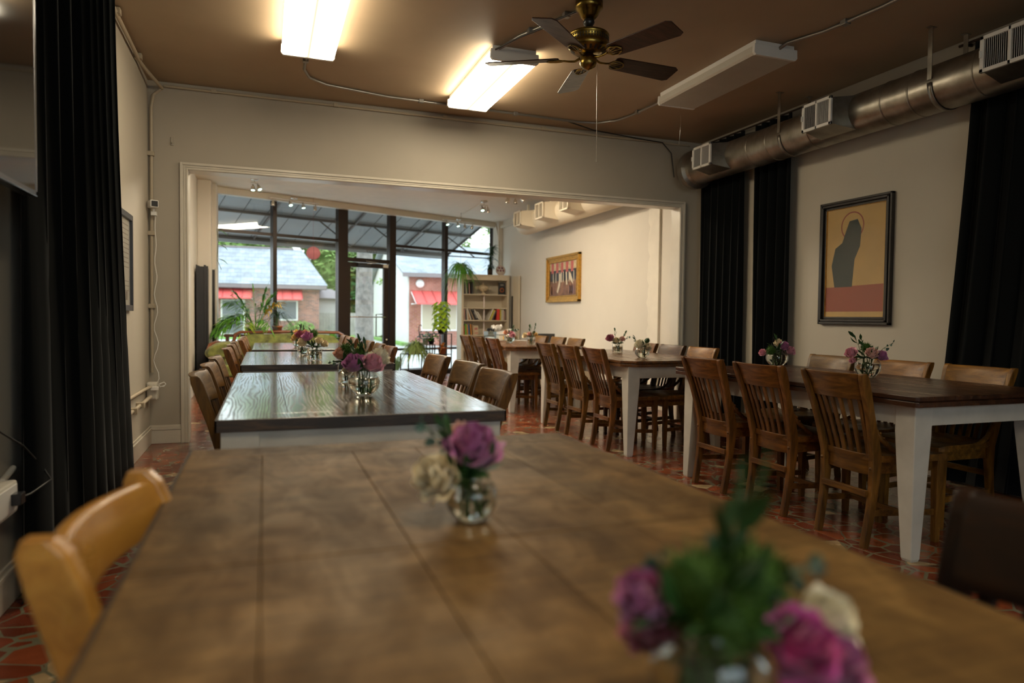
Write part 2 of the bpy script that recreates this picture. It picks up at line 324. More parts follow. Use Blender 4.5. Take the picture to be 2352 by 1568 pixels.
# ============================================================ THE ROOM
XL, XR, YB, YP, YQ, ZC = -0.90, 4.47, -2.8, 6.38, 6.52, 3.0
SA = R(21.5); P0 = (-0.864, 11.32, 0.0)                       # storefront line: origin and heading
YSL, YSR = 11.30, 13.42
def sfp(s, o, z=0.0): return Vector((P0[0]+s*math.cos(SA)-o*math.sin(SA), P0[1]+s*math.sin(SA)+o*math.cos(SA), z))
struct(MB().poly([(XL-.15, YB-.15), (XR+.15, YB-.15), (XR+.15, YSR+.06), (XL-.15, YSL)], 'z', -0.1, 0).build('floor', 'crazy_paving'), 'red broken-tile floor with pale green grout lines')
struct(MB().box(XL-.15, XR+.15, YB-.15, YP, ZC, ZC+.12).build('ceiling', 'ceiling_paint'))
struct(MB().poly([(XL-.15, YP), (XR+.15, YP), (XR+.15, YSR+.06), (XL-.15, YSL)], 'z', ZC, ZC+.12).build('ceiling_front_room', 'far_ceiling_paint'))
struct(MB().box(XL-.15, XL, YB-.15, YP, 0, ZC).build('wall_left', 'wall_paint'))
struct(MB().box(XL-.15, XL, YP, YSL, 0, ZC).build('wall_left_front_room', 'far_wall_paint'))
struct(MB().box(XR, XR+.15, YB-.15, YP, 0, ZC).build('wall_right', 'wall_paint'))
struct(MB().box(XR, XR+.15, YP, YSR+.06, 0, ZC).build('wall_right_front_room', 'far_wall_paint'))
WX0, WX1, WZ0, WZ1 = -.5, 2.7, .95, 2.5
struct(MB().box(XL, WX0, YB-.15, YB, 0, ZC).box(WX1, XR, YB-.15, YB, 0, ZC).box(WX0, WX1, YB-.15, YB, 0, WZ0).box(WX0, WX1, YB-.15, YB, WZ1, ZC).build('wall_back', 'wall_paint'))
wb0 = thing('added_window', 'wide unseen window added in the back wall behind the camera for daylight fill', None, (1.1, YB-.07, 1.725)); wb0['kind'] = 'structure'  # unseen window, added to let cool daylight in from behind
for (a, b) in ((-1.6, -1.54), (-.03, .03), (1.54, 1.6)): MB().box(a, b, -.05, .05, -.775, .775).build('window_frame', 'trim_paint', wb0, bevel=.003)
for (a, b) in ((-.775, -.72), (.72, .775)): MB().box(-1.6, 1.6, -.04, .04, a, b).build('window_frame', 'trim_paint', wb0, bevel=.003)
for (a, b) in ((-1.54, -.03), (.03, 1.54)): MB().box(a, b, -.003, .003, -.72, .72).build('pane', 'pane_glass', wb0)
OX0, OX1, OZ = -0.60, 4.20, 2.29
struct(MB().box(XL, OX0-.012, YP, YQ, 0, ZC).box(OX1+.012, XR, YP, YQ, 0, ZC).box(OX0-.012, OX1+.012, YP, YQ, OZ+.012, ZC).build('wall_middle', 'partition_paint'))
# cased opening: reveal boards and a ridged casing on both faces
t = MB().box(OX0-.012, OX0, YP-.004, YQ+.004, 0, OZ).box(OX1, OX1+.012, YP-.004, YQ+.004, 0, OZ).box(OX0-.012, OX1+.012, YP-.004, YQ+.004, OZ, OZ+.012)
for (a, b, d) in ((0, .062, .014), (.004, .014, .022), (.024, .032, .020), (.042, .062, .026)):
    for (y0, y1) in ((YP-d, YP), (YQ, YQ+d)):
        t.box(OX0-b, OX0-a, y0, y1, 0, OZ+b).box(OX1+a, OX1+b, y0, y1, 0, OZ+b).box(OX0-a, OX1+a, y0, y1, OZ+a, OZ+b)
struct(t.build('trim_1', 'trim_paint', bevel=.002))
def base(name, x0, x1, y0, y1, face, m='trim_paint'):
    b = MB()
    for (z0, z1, d) in ((0, .115, .014), (.115, .135, .018), (.135, .155, .010)):
        if face == '+x': b.box(x0, x0+d, y0, y1, z0, z1)
        elif face == '-x': b.box(x0-d, x0, y0, y1, z0, z1)
        else: b.box(x0, x1, y0-d, y0, z0, z1)
    return struct(b.build(name, m, bevel=.003))
base('baseboard_left', XL, 0, YB, YP, '+x'); base('baseboard_right', XR, 0, YB, YP, '-x')
base('baseboard_middle', XL, OX0-.062, YP, 0, '-y'); base('baseboard_right_front_room', XR, 0, YQ, YSR-.2, '-x'); base('baseboard_left_front_room', XL, 0, YQ, YSL-.5, '+x')
# patch of bare plaster and pilaster strip on the front room's right wall
pl = MB(); pts = []
for k in range(41):
    z = 0.16+k*(2.84/40); pts.append((7.42+.035*math.sin(k*1.9)*math.sin(k*.7)+.02*rnd.random()-.01*abs(k-20)/20, z))
pl.poly([(7.30, .16)]+pts+[(7.30, 3.0)], 'x', XR-.012, XR)
pl.box(XR-.03, XR, 7.16, 7.34, .155, ZC)
struct(pl.build('trim_2', 'patch_plaster'))
struct(MB().box(XL, -.72, 10.75, YSL+.05, 0, ZC).box(-.74, -.66, 10.98, YSL+.12, 0, ZC).build('trim_3', 'far_wall_paint', bevel=.01))
struct(MB().box(4.38, XR, 13.0, YSR, 0, ZC).build('trim_4', 'far_wall_paint', bevel=.01))
struct(MB().at(P0, SA).box(0.1, 5.7, -.16, -.03, 2.90, ZC).build('trim_5', 'trim_paint', bevel=.01))
struct(MB().box(XR-.05, XR, YQ, 13.0, 2.86, 2.91).build('trim_6', 'trim_paint'))

# ------------------------------------------------------------ storefront
def sfb(): return MB().at(P0, SA)
def window(name, label, s0, s1, panes, bars, extra=()):
    w = thing(name, label, None, P0, SA); w['kind'] = 'structure'
    for (z0, z1) in panes: MB().box(s0, s1, -.004, .004, z0, z1).build('pane', 'pane_glass', w)
    for (z0, z1) in bars: MB().box(s0, s1, -.03, .05, z0, z1).build('transom', 'storefront_metal', w, bevel=.003)
    for (a, b, o) in extra: MB().box(a, b, -.05, .07, 0, 2.93).build('mullion', 'storefront_metal', w, bevel=.004)
    MB().box(s0, s1, -.05, .07, 0, .09).build('sill', 'storefront_metal', w, bevel=.003)
    return w
TB = (2.345, 2.395)
window('window_1', 'leftmost shop window bay, black framed, beside the folding screen', .05, 1.05, ((.09, .46), (.50, 2.345), (2.395, 2.93)), ((.46, .50), TB), ((-.02, .05, 0), (1.05, 1.115, 0)))
window('window_2', 'second shop window bay from the left, behind the green settee', 1.115, 2.19, ((.09, .46), (.50, 2.345), (2.395, 2.93)), ((.46, .50), TB), ((2.19, 2.37, 0),))
window('window_3', 'shop window bay just right of the door, behind the plant stand', 3.33, 4.42, ((.09, .46), (.50, 2.345), (2.395, 2.93)), ((.46, .50), TB), ((3.20, 3.33, 0), (4.42, 4.49, 0)))
window('window_4', 'rightmost shop window bay, behind the bookshelf', 4.49, 5.62, ((.09, .46), (.50, 2.345), (2.395, 2.93)), ((.46, .50), TB), ((5.62, 5.73, 0),))
tw = window('window_5', 'pane over the shop door with the street number', 2.37, 3.20, ((2.10, 2.93),), ((2.03, 2.10),))
M = Matrix.Translation((2.86, -.006, 2.24)) @ Matrix.Rotation(R(90), 4, 'X') @ Matrix.Scale(-1, 4, (1, 0, 0))
text_obj('street_number', '1709', .115, mat('number_paint', (.12, .10, .085), .5), tw, M)
d = thing('door_1', 'black framed glass shop door with a push bar', None, P0, SA); d['kind'] = 'structure'
MB().box(2.38, 2.43, -.025, .025, .01, 2.02).box(3.09, 3.19, -.025, .025, .01, 2.02).box(2.43, 3.09, -.025, .025, 1.94, 2.02).box(2.43, 3.09, -.025, .025, .01, .25).build('door_frame', 'storefront_metal', d, bevel=.003)
MB().box(2.43, 3.09, -.004, .004, .25, 1.94).build('pane', 'pane_glass', d)
MB().tube([(2.41, -.03, 1.07), (2.43, -.07, 1.07), (3.10, -.07, 1.07), (3.13, -.03, 1.07)], .011).build('push_bar', 'chrome', d)
MB().tube([(3.11, .03, .72), (3.0, .08, .72), (3.0, .08, 1.12), (3.11, .03, 1.12)], .011).build('pull_handle', 'storefront_metal', d)
MB().at((3.15, -.03, .66), rx=R(90)).lathe([(0, 0), (.024, 0), (.024, .014), (0, .016)], 16).build('lock', 'chrome', d)
MB().box(2.55, 2.80, -.09, -.03, 1.96, 2.015).build('closer_body', 'dark_plastic', d, bevel=.006)
MB().tube([(2.7, -.07, 2.0), (2.88, -.2, 2.02), (2.72, -.05, 2.05)], .008).build('closer_arm', 'chrome', d)
MB().box(3.07, 3.17, -.05, -.026, 1.955, 2.015).build('alarm_contact', 'white_plastic', d, bevel=.004)

# ------------------------------------------------------------ outside
struct(MB().box(-70, 70, 11.2, 130, -.16, -.06).build('ground', 'asphalt'))
struct(MB().at(P0, SA).box(-12, 14, .1, 6.0, -.06, -.03).build('sidewalk', 'concrete_pale'))
struct(MB().box(-30, 5.2, 34.2, 44, -.06, -.02).build('lawn', 'grass'), 'strip of grass in front of the brick house')
struct(MB().box(5.0, 5.35, 26.5, 36, -.06, .05).build('lawn_2', 'grass'))
# canopy over the shopfront
aw = thing('shop_canopy', 'grey sloping canopy on dark steel bars outside the shop windows', 'canopy', P0, SA)
def cz(o): return 3.12-(o-.09)*(.655/1.5)
A0, A1 = -3.0, 5.68
MB().add([(A0, .09, cz(.09)+.02), (A1, .09, cz(.09)+.02), (A1, 1.6, cz(1.6)+.02), (A0, 1.6, cz(1.6)+.02), (A0, .09, cz(.09)+.05), (A1, .09, cz(.09)+.05), (A1, 1.6, cz(1.6)+.05), (A0, 1.6, cz(1.6)+.05)],
         [(0, 1, 2, 3), (4, 7, 6, 5), (0, 4, 5, 1), (1, 5, 6, 2), (2, 6, 7, 3), (3, 7, 4, 0)]).build('canopy_cover', 'awning_soffit', aw)
sm = MB(); k = A0+.2
while k < A1: sm.tube([(k, .1, cz(.1)+.015), (k, 1.6, cz(1.6)+.015)], .006, 4); k += .41
sm.build('seam', 'awning_seam', aw)
MB().tube([(A0, .78, cz(.78)-.02), (A1, .78, cz(.78)-.02)], .028, 6).build('middle_bar', 'awning_bar', aw)
MB().tube([(A0, 1.58, cz(1.58)-.02), (A1, 1.58, cz(1.58)-.02)], .035, 6).build('outer_bar', 'awning_bar', aw)
MB().box(A0, A1, 1.57, 1.61, cz(1.6)-.10, cz(1.6)+.03).build('valance', 'awning_soffit', aw)
for s_ in (-.9, 1.35, 2.95, 4.42): MB().tube([(s_, .1, cz(.1)-.02), (s_, 1.58, cz(1.58)-.02)], .024, 6).build('rafter', 'awning_bar', aw)
for s_ in (2.25, 3.35, 5.0): MB().tube([(s_, .8, cz(.8)-.02), (s_+.25, .1, 2.30)], .014, 6).build('strut', 'awning_bar', aw)
MB().tube([(A1, .1, cz(.1)), (A1, 1.58, cz(1.58))], .02, 6).tube([(A1, 1.58, cz(1.58)-.03), (A1, .1, 2.30)], .014, 6).build('end_frame', 'awning_bar', aw)
# paper lantern
ln = thing('paper_lantern', 'pink paper lantern hanging in the window left of the door', 'lantern', (.75, 11.66, 2.10))
prof = [(.11*math.sin(math.pi*i/16)+.003*(i % 2), -.105*math.cos(math.pi*i/16)) for i in range(1, 16)]
MB().lathe(prof, 28, cap=False).build('shade', 'lantern_paper', ln)
MB().tube([(0, -.112*math.sin(math.pi*i/12), -.105*math.cos(math.pi*i/12)) for i in range(1, 12)], .002, 5).build('rib', 'lantern_wire', ln)
MB().tube([(0, 0, .1), (0, 0, .9)], .0015, 5).build('thread', 'lantern_wire', ln)

# tree by the kerb
tr = thing('street_tree', 'straight grey tree trunk standing at the kerb outside the door', 'tree', (2.23, 16.6, -.06))
pth = [(0, 0, 0), (.02, 0, .6), (0, .02, 1.5), (.02, 0, 3), (.05, 0, 5.5), (.0, 0, 8)]
MB().tube(pth, [.27, .22, .195, .185, .17, .15], 20).build('trunk', 'bark', tr)
def leafcloud(mb, c, r, n, s, rr, flat=1.0):
    for _ in range(n):
        while True:
            d_ = Vector((rr.uniform(-1, 1), rr.uniform(-1, 1), rr.uniform(-1, 1)))
            if 0.45 < d_.length < 1: break
        p = Vector(c)+Vector((d_.x*r[0], d_.y*r[1], d_.z*r[2]))
        a = Vector((rr.uniform(-1, 1), rr.uniform(-1, 1), rr.uniform(-.6, .6))).normalized(); b = a.orthogonal().normalized(); a = a*s*rr.uniform(.6, 1.3); b = b*s*.5*rr.uniform(.6, 1.2)
        mb.add([tuple(p-a), tuple(p-b), tuple(p+a), tuple(p+b)], [(0, 1, 2, 3)])
rr = random.Random(3)
br = MB(); br.tube([(0, 0, 3.6), (1.0, .3, 4.1), (2.4, .6, 4.0), (3.6, .8, 3.7)], [.06, .04, .03, .012], 6).tube([(0, 0, 4.2), (-.8, .1, 4.7), (-2.0, .2, 4.8)], [.06, .04, .015], 6)
br.build('branch', 'bark', tr)
lc = MB()
for c in ((2.9, .6, 3.6), (3.6, .8, 3.9), (3.2, .8, 4.4), (2.0, .6, 4.3), (4.6, .9, 3.7), (4.2, .9, 3.2), (3.7, 1, 3.2)): leafcloud(lc, c, (.5, .4, .28), 60, .07, rr)
for c in ((-1.2, .2, 3.1), (-.5, .1, 2.7), (-.9, .3, 4.5)): leafcloud(lc, c, (.6, .4, .35), 90, .07, rr)
for p in ((-.30, -.1, 2.3), (.32, -.1, 2.0), (.45, -.1, 1.95), (-.36, 0, 2.6)): leafcloud(lc, p, (.13, .1, .12), 14, .05, rr)
lc.build('foliage', 'foliage_bright', tr)

# brick house across the street
h = thing('brick_house', 'pale brick house with a grey shingle roof across the street', 'house', (0, 38, -.06))
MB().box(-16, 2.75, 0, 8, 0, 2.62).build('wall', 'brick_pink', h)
def hip(mb, x0, x1, y0, y1, z0, yr, zr, xr0, xr1): mb.add([(x0, y0, z0), (x1, y0, z0), (x1, y1, z0), (x0, y1, z0), (xr0, yr, zr), (xr1, yr, zr)], [(0, 1, 5, 4), (1, 2, 5), (2, 3, 4, 5), (3, 0, 4), (3, 2, 1, 0)])
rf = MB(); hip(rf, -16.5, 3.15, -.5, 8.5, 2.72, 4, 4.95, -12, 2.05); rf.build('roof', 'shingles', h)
MB().box(-12, 1.6, 3.9, 4.1, 4.93, 5.02).build('ridge_cap', 'fascia', h)
MB().box(-16.4, 3.1, -.48, -.42, 2.52, 2.73).box(-16.4, 3.1, -.45, .05, 2.5, 2.54).build('fascia_board', 'fascia', h)
for (x0, x1, z0, z1) in ((.42, 1.66, .85, 1.9), (-2.1, -.95, .1, 1.9)):
    wv = MB().box(x0, x1, -.05, .04, z0, z1).build('window', 'bright_white', h); MB().box(x0+.08, x1-.08, -.07, -.04, z0+.08, z1-.05).build('pane', 'window_grey', wv)
MB().box(-3.5, -2.9, -.05, .04, .4, 1.95).build('window', 'window_grey', h)
def metal_awning(x0, x1, y0, zt, zb, proj, parent):
    a = MB().add([(x0, y0, zt), (x1, y0, zt), (x1, y0-proj, zb), (x0, y0-proj, zb), (x0, y0, zt-.03), (x1, y0, zt-.03), (x1, y0-proj, zb-.06), (x0, y0-proj, zb-.06)],
                 [(0, 3, 2, 1), (4, 5, 6, 7), (0, 1, 5, 4), (1, 2, 6, 5), (2, 3, 7, 6), (3, 0, 4, 7)]).build('awning', 'awning_red', parent)
    rb = MB(); k = x0
    while k <= x1+.01: rb.tube([(k, y0, zt+.015), (k, y0-proj, zb+.015)], .025, 4); k += (x1-x0)/max(2, round((x1-x0)/.42))
    rb.build('rib', 'awning_rib', a); MB().tube([(x0, y0, zb-.04), (x0, y0-proj, zb-.04), (x0, y0, zt-.05)], .03, 4).tube([(x1, y0, zb-.04), (x1, y0-proj, zb-.04)], .03, 4).build('bracket', 'bright_white', a)
metal_awning(.4, 1.85, 0, 2.48, 1.98, .9, h); metal_awning(-2.9, -.6, 0, 2.48, 2.0, .9, h); metal_awning(-5, -3.15, 0, 2.48, 2.0, .9, h)
s2 = thing('garden_shed', 'small white shed with a low grey roof beside the brick house', 'shed', (3.35, 41, -.06))
MB().box(-.6, .7, 0, 2, 0, 2.15).build('wall', 'white_siding', s2); MB().add([(-1, -.4, 2.15), (1.4, -.4, 2.1), (1.4, 2.4, 2.1), (-1, 2.4, 2.15), (-.6, 1, 2.75), (.4, 1, 2.7)], [(0, 1, 5, 4), (1, 2, 5), (2, 3, 4, 5), (3, 0, 4), (3, 2, 1, 0)]).build('roof', 'fascia', s2)
fe = MB(); k = 2.85
while k < 8.5: fe.box(k, k+.14, 39.5, 39.53, -.06, 1.22+.03*rr.random()); k += .155
fe.box(3, 8.5, 39.53, 39.58, .3, .4).box(3, 8.5, 39.53, 39.58, .95, 1.05)
tag(fe.build('wooden_fence', 'fence_wood'), 'weathered grey board fence right of the brick house', 'fence')
for i, (x, y, z, sx, sz, lab) in enumerate(((1.75, 37.3, .3, .85, .5, 'low round green shrub at the corner of the brick house'), (5.3, 30.3, .15, .5, .25, 'small green shrub at the foot of the white side wall'))):
    b = MB(); leafcloud(b, (0, 0, 0), (sx, .5, sz), 500, .09, rr); tag(b.build('shrub', 'foliage_bright', loc=(x, y, z)), lab, 'shrub')
# trees behind
def tree(loc, blobs, m, label, n=900, s=.22, trunk_h=3):
    t_ = thing('leafy_tree', label, 'tree', loc, group='trees behind the houses'); cr = MB()
    for (c, r_) in blobs:
        leafcloud(cr, c, r_, n*2, s*1.25, rr); c = Vector(c)
        cr.at(tuple(c)).lathe([(0, -r_[2]*.72)]+[((min(r_[0], r_[1])*.72)*math.sin(math.pi*i/10)*rr.uniform(.85, 1.1), -r_[2]*.72*math.cos(math.pi*i/10)) for i in range(1, 10)]+[(0, r_[2]*.72)], 18, cap=False).at()
    cr.build('crown', m, t_); MB().tube([(0, 0, 0), (0, 0, trunk_h), (.3, 0, trunk_h+2)], [.3, .22, .1], 10).build('trunk', 'bark', t_)
tree((4.6, 50, -.06), (((0, 0, 4.5), (2.2, 2, 3.4)), ((1.5, .5, 2.0), (1.8, 1.5, 2.2)), ((-1, 0, 7), (2, 1.6, 1.6))), 'foliage_bright', 'bright leafy tree behind the board fence, seen left of the door')
tree((7.6, 49, -.06), (((0, 0, 3), (2.0, 1.8, 2.8)), ((0, 0, 6.4), (2, 1.8, 2.2))), 'foliage_dark', 'deep green tree seen through the door beside the trunk')
tree((7.0, 47, -.06), (((0, 0, 6.0), (1.5, 1.5, 1.6)),), 'foliage_bright', 'small bright crown over the deep green tree, seen through the door', 600)
tree((-1.6, 50, -.06), (((0, 0, 5.0), (3.4, 2, 1.7)), ((1.5, 0, 6.2), (2.2, 2, 1.5))), 'foliage_bright', 'broad tree showing just above the brick house roof beside the mullion')
tree((-7.5, 51, -.06), (((0, 0, 5.2), (3.6, 2, 1.7)), ((2.5, 0, 6.2), (2.5, 2, 1.5))), 'foliage_bright', 'broad tree showing above the roof at the far left window edge')
tree((10.5, 46, -.06), (((0, 0, 6), (3, 2, 2.5)), ((-3, 0, 7.4), (2.4, 2, 2))), 'foliage_bright', 'tree behind the white walled shop right of the trunk')
tree((17.5, 40, -.06), (((0, 0, 6), (3, 2, 3)), ((-2.5, 0, 7.4), (2.4, 2, 2))), 'foliage_bright', 'tree rising over the shop roof at the right window edge')
# brick shop across the street
b = thing('brick_shop', 'low brick shop with a white side wall and red awning across the street', 'shop', (5.37, 27, -.06))
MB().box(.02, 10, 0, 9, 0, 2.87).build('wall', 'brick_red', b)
MB().box(-.04, .02, 0, 9, 0, 2.87).add([(-.04, 0, 2.87), (-.04, 9, 2.87), (-.04, 5.2, 4.35), (.02, 0, 2.87), (.02, 9, 2.87), (.02, 5.2, 4.35)], [(0, 2, 1), (3, 4, 5), (0, 3, 5, 2), (2, 5, 4, 1), (0, 1, 4, 3)]).build('side_wall', 'white_siding', b)
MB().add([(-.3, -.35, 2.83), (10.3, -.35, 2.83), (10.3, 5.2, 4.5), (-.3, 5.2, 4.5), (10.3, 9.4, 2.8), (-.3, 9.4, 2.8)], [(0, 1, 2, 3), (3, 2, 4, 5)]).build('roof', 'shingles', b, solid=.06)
MB().box(-.3, 10.3, -.38, -.32, 2.7, 2.86).build('fascia_board', 'fascia', b)
for x0 in (.5, 1.28, 2.1, 3.3):
    wv = MB().box(x0, x0+.72, -.05, .05, .58, 1.68).build('window', 'bright_white', b); MB().box(x0+.05, x0+.66, -.07, -.04, .64, 1.62).build('pane', 'window_beige', wv)
metal_awning(.12, 7.5, 0, 2.17, 1.68, .95, b)
MB().at((.25+.2, -.05, 2.45), rx=R(90)).lathe([(.0, .1), (.12, .08), (.17, 0)], 16).build('vent_hood', 'bright_white', b)
gr = MB()
for k in range(320):
    a = rr.uniform(0, 6.28); l_ = rr.uniform(.22, .42); q = rr.uniform(.08, .32); c_, s_ = math.cos(a), math.sin(a); w_ = .004
    gr.add([(-s_*w_, c_*w_, 0), (s_*w_, -c_*w_, 0), (q*.45*c_-s_*w_, q*.45*s_+c_*w_, l_*.8), (q*.45*c_+s_*w_, q*.45*s_-c_*w_, l_*.8), (q*c_, q*s_, l_*.7)], [(0, 1, 3, 2), (2, 3, 4)])
g1 = tag(gr.build('grass_tuft', 'leaf_spider', loc=tuple(sfp(3.75, .6, -.03))), 'pale grass tuft outside the glass, left of the plant stand', 'grass')

# ============================================================ FIXED ITEMS OF THE ROOM
def conduit(name, path, r, m, label, clips=(), parent=None):
    t_ = thing(name, label, 'conduit'); MB().tube(path, r, 8).build('pipe', m, t_)
    for c in clips:
        MB().at(c).box(-r*1.9, r*1.9, -r*1.9, r*1.9, -r*1.35, r*1.35).build('clip', m, t_, bevel=.002)
    return t_
conduit('conduit', [(-.872, -2.7, 2.965), (-.872, 5.85, 2.965), (-.85, 6.0, 2.955), (-.79, 6.36, 2.94)], .014, 'conduit_paint', 'painted pipe along the top of the left wall into the corner', ((-.872, 4.0, 2.975), (-.872, 4.95, 2.975), (-.872, 5.75, 2.975)))
conduit('conduit', [(-.78, 6.362, 2.962), (1.2, 6.362, 2.958), (4.3, 6.362, 2.955)], .011, 'conduit_paint', 'painted pipe along the top of the partition wall over the opening', [(x, 6.364, 2.962) for x in (-.4, .6, 1.6, 2.6, 3.6)])
conduit('conduit', [(-.80, 6.35, 2.93), (-.855, 6.355, 2.88), (-.873, 6.36, 2.78), (-.878, 6.36, .60)], .013, 'conduit_paint', 'painted pipe running down the left corner to the outlet box', ((-.876, 6.362, 2.4), (-.876, 6.362, 1.75), (-.876, 6.362, 1.15)))
conduit('conduit', [(-.862, 6.15, .50), (-.873, 5.9, .50), (-.877, 4.0, .50)], .013, 'conduit_paint', 'upper painted pipe low on the left wall ending at the outlet box')
conduit('conduit', [(-.862, 6.15, .42), (-.874, 5.7, .40), (-.877, 4.0, .38)], .015, 'conduit_paint', 'lower painted pipe low on the left wall with a coupling', ((-.873, 5.75, .402), (-.873, 5.45, .398)))
tag(MB().tube([(-.83, 6.30, .47), (-.85, 6.32, 2.0)][:1]+[(-.842+.022*math.sin(k*1.15)*(1-k/30), 6.325, .50+k*.05) for k in range(29)], .0035, 5).build('electric_cord', 'bright_white'), 'thin white cord twisting down the left corner to the outlet', 'cord')
tag(MB().tube([(-.81, 6.28, .48)]+[(-.80+.035*math.cos(k*.9), 6.27, .505+.02*math.sin(k*1.3)) for k in range(12)], .004, 5).build('coiled_cord', 'bright_white'), 'tied loops of white cord beside the corner outlet box', 'cord')
ob = thing('outlet_box', 'cream outlet box low in the left corner with white plugs', 'outlet', (-.85, 6.24, .46)); MB().box(-.045, .03, -.06, .05, -.07, .07).build('box', 'white_plastic', ob, bevel=.006); MB().box(-.035, .022, -.066, -.058, -.06, .06).build('cover_plate', 'white_plastic', ob, bevel=.003)
MB().box(-.012, .045, -.09, -.066, .01, .04).build('plug', 'bright_white', ob, bevel=.003)
cm = thing('security_camera', 'small white cube camera mounted on the corner pipe', 'camera', (-.85, 6.30, 1.94)); MB().box(-.02, .02, -.01, .04, -.05, -.02).box(-.006, .006, -.005, .005, -.03, .02).build('bracket', 'bright_white', cm)
MB().at((.0, -.04, .035), rz=R(25)).box(-.032, .032, -.04, .05, -.03, .03).build('body', 'bright_white', cm, bevel=.008); MB().at((.0, -.04, .035), rz=R(25)).box(-.024, .024, -.043, -.039, -.022, .022).build('lens', 'dark_plastic', cm, bevel=.001)
hk = thing('wall_hook', 'small painted hook on the partition left of the opening', 'hook', (-.72, YP, 2.52)); MB().box(-.012, .012, -.008, 0, -.035, .035).build('plate', 'partition_paint', hk, bevel=.003); MB().tube([(0, -.008, -.01), (0, -.022, -.025), (0, -.022, -.01)], .004, 6).build('hook', 'partition_paint', hk)
# framed print on left wall
pf = thing('framed_print', 'narrow dark grey framed text print on the left wall', 'picture', (XL, 5.25, 1.44))
MB().box(0, .028, -.245, -.215, -.335, .335).box(0, .028, .215, .245, -.335, .335).box(0, .028, -.215, .215, -.335, -.295).box(0, .028, -.215, .215, .295, .335).build('frame', mat('frame_grey', (.03, .032, .04), .3), pf, bevel=.003)
MB().box(0, .010, -.215, .215, -.295, .295).build('paper', mat('print_paper', (.52, .49, .43), .7), pf)
ik = MB()
for k in range(15):
    z = .25-k*.032; y = -.17
    if k in (10, 11): continue
    while y < .16:
        w_ = rr.uniform(.015, .05); ik.box(.0101, .0108, y, min(y+w_, .18), z, z+.006); y += w_+.012
ik.box(.0101, .0108, -.14, .02, -.24, -.215).box(.0101, .0108, .05, .12, -.26, -.20)
ik.build('print_marks', mat('print_ink', (.16, .13, .11), .8), pf)
MB().box(.014, .016, -.215, .215, -.295, .295).build('glass', 'picture_glass', pf)

# fluorescent ceiling fixtures
def fixture(x, y, lit, label, far=False):
    f = thing('ceiling_light', label, 'ceiling light', (x, y, ZC), 0, None)
    MB().box(-.165, .165, -.60, .60, -.045, 0).build('housing', 'white_enamel', f, bevel=.004)
    cs = [(-.175, -.04), (-.178, -.085), (-.165, -.10), (.165, -.10), (.178, -.085), (.175, -.04)]
    mb = MB().loft([[(a, -.59, b_) for a, b_ in cs], [(a, .59, b_) for a, b_ in cs]], cap=False, smooth=False)
    ln_ = mb.build('lens', ('lens_lit_far' if far else 'lens_lit') if lit else 'lens_off', f)
    for s in (-1, 1): MB().poly([(-.18, -.03), (-.183, -.088), (-.168, -.105), (.168, -.105), (.183, -.088), (.18, -.03)], 'y', s*.60-.012, s*.60+.012).build('end_cap', 'white_enamel', f, bevel=.003)
    return f
fixture(.29, 4.50, True, 'lit fluorescent ceiling light at upper left of the room')
fixture(1.67, 5.24, True, 'lit fluorescent ceiling light beyond the ceiling fan')
fixture(3.31, 4.50, False, 'unlit white ceiling light near the metal duct')
fixture(.7, 8.3, True, 'lit fluorescent ceiling light hidden beyond the partition, left', True)
fixture(2.3, 8.6, True, 'lit fluorescent ceiling light hidden beyond the partition, right', True)
fixture(.7, .2, True, 'added fluorescent ceiling light, out of view overhead at the near end of the room')  # out of view, added to light the near end of the room
Zp = 2.985
conduit('conduit', [(.29, 5.10, 2.97), (.29, 5.34, Zp), (.29, 5.60, Zp), (.34, 5.78, Zp), (.48, 5.90, Zp), (1.0, 6.02, Zp), (2.85, 6.10, Zp), (3.05, 6.06, Zp), (3.18, 5.90, Zp), (3.22, 5.70, Zp), (3.24, 5.10, 2.97)], .011, 'conduit_steel', 'grey pipe looping across the ceiling between the left and unlit lights', ((.29, 5.4, Zp), (1.3, 6.035, Zp), (2.2, 6.075, Zp), (3.22, 5.6, Zp)))
conduit('conduit', [(1.55, 4.62, 2.97), (1.62, 4.4, Zp), (1.83, 3.9, Zp), (1.9, 3.2, Zp), (1.95, -2.0, Zp)], .011, 'conduit_steel', 'grey pipe with black cable on the ceiling behind the fan', ((1.66, 4.3, Zp), (1.78, 4.0, Zp), (1.87, 3.5, Zp)))
tag(MB().tube([(1.52, 4.62, 2.96), (1.60, 4.35, 2.955), (1.72, 4.18, 2.975), (1.70, 4.05, 2.95), (1.80, 3.9, 2.97), (1.88, 3.4, 2.965), (1.93, 2.6, 2.97)], .006, 6).build('cable', 'cable_black'), 'black cable strapped to the pipe behind the fan', 'cable')
conduit('conduit', [(3.33, 3.92, 2.95), (3.36, 3.84, Zp), (3.45, 3.6, Zp), (3.5, 3.2, Zp), (3.55, -2.0, Zp)], .012, 'conduit_steel', 'grey pipe on the ceiling right of the unlit light', ((3.47, 3.45, Zp), (3.52, 2.6, Zp)))
tag(MB().tube([(2.75, 6.10, 2.98), (3.1, 6.25, 2.97), (3.6, 6.33, 2.965), (3.95, 6.34, 2.95), (4.06, 6.34, 2.85), (4.10, 6.34, 2.6)], .006, 6).build('cable', 'cable_black'), 'thin dark cable at the top of the partition near the duct end', 'cable')

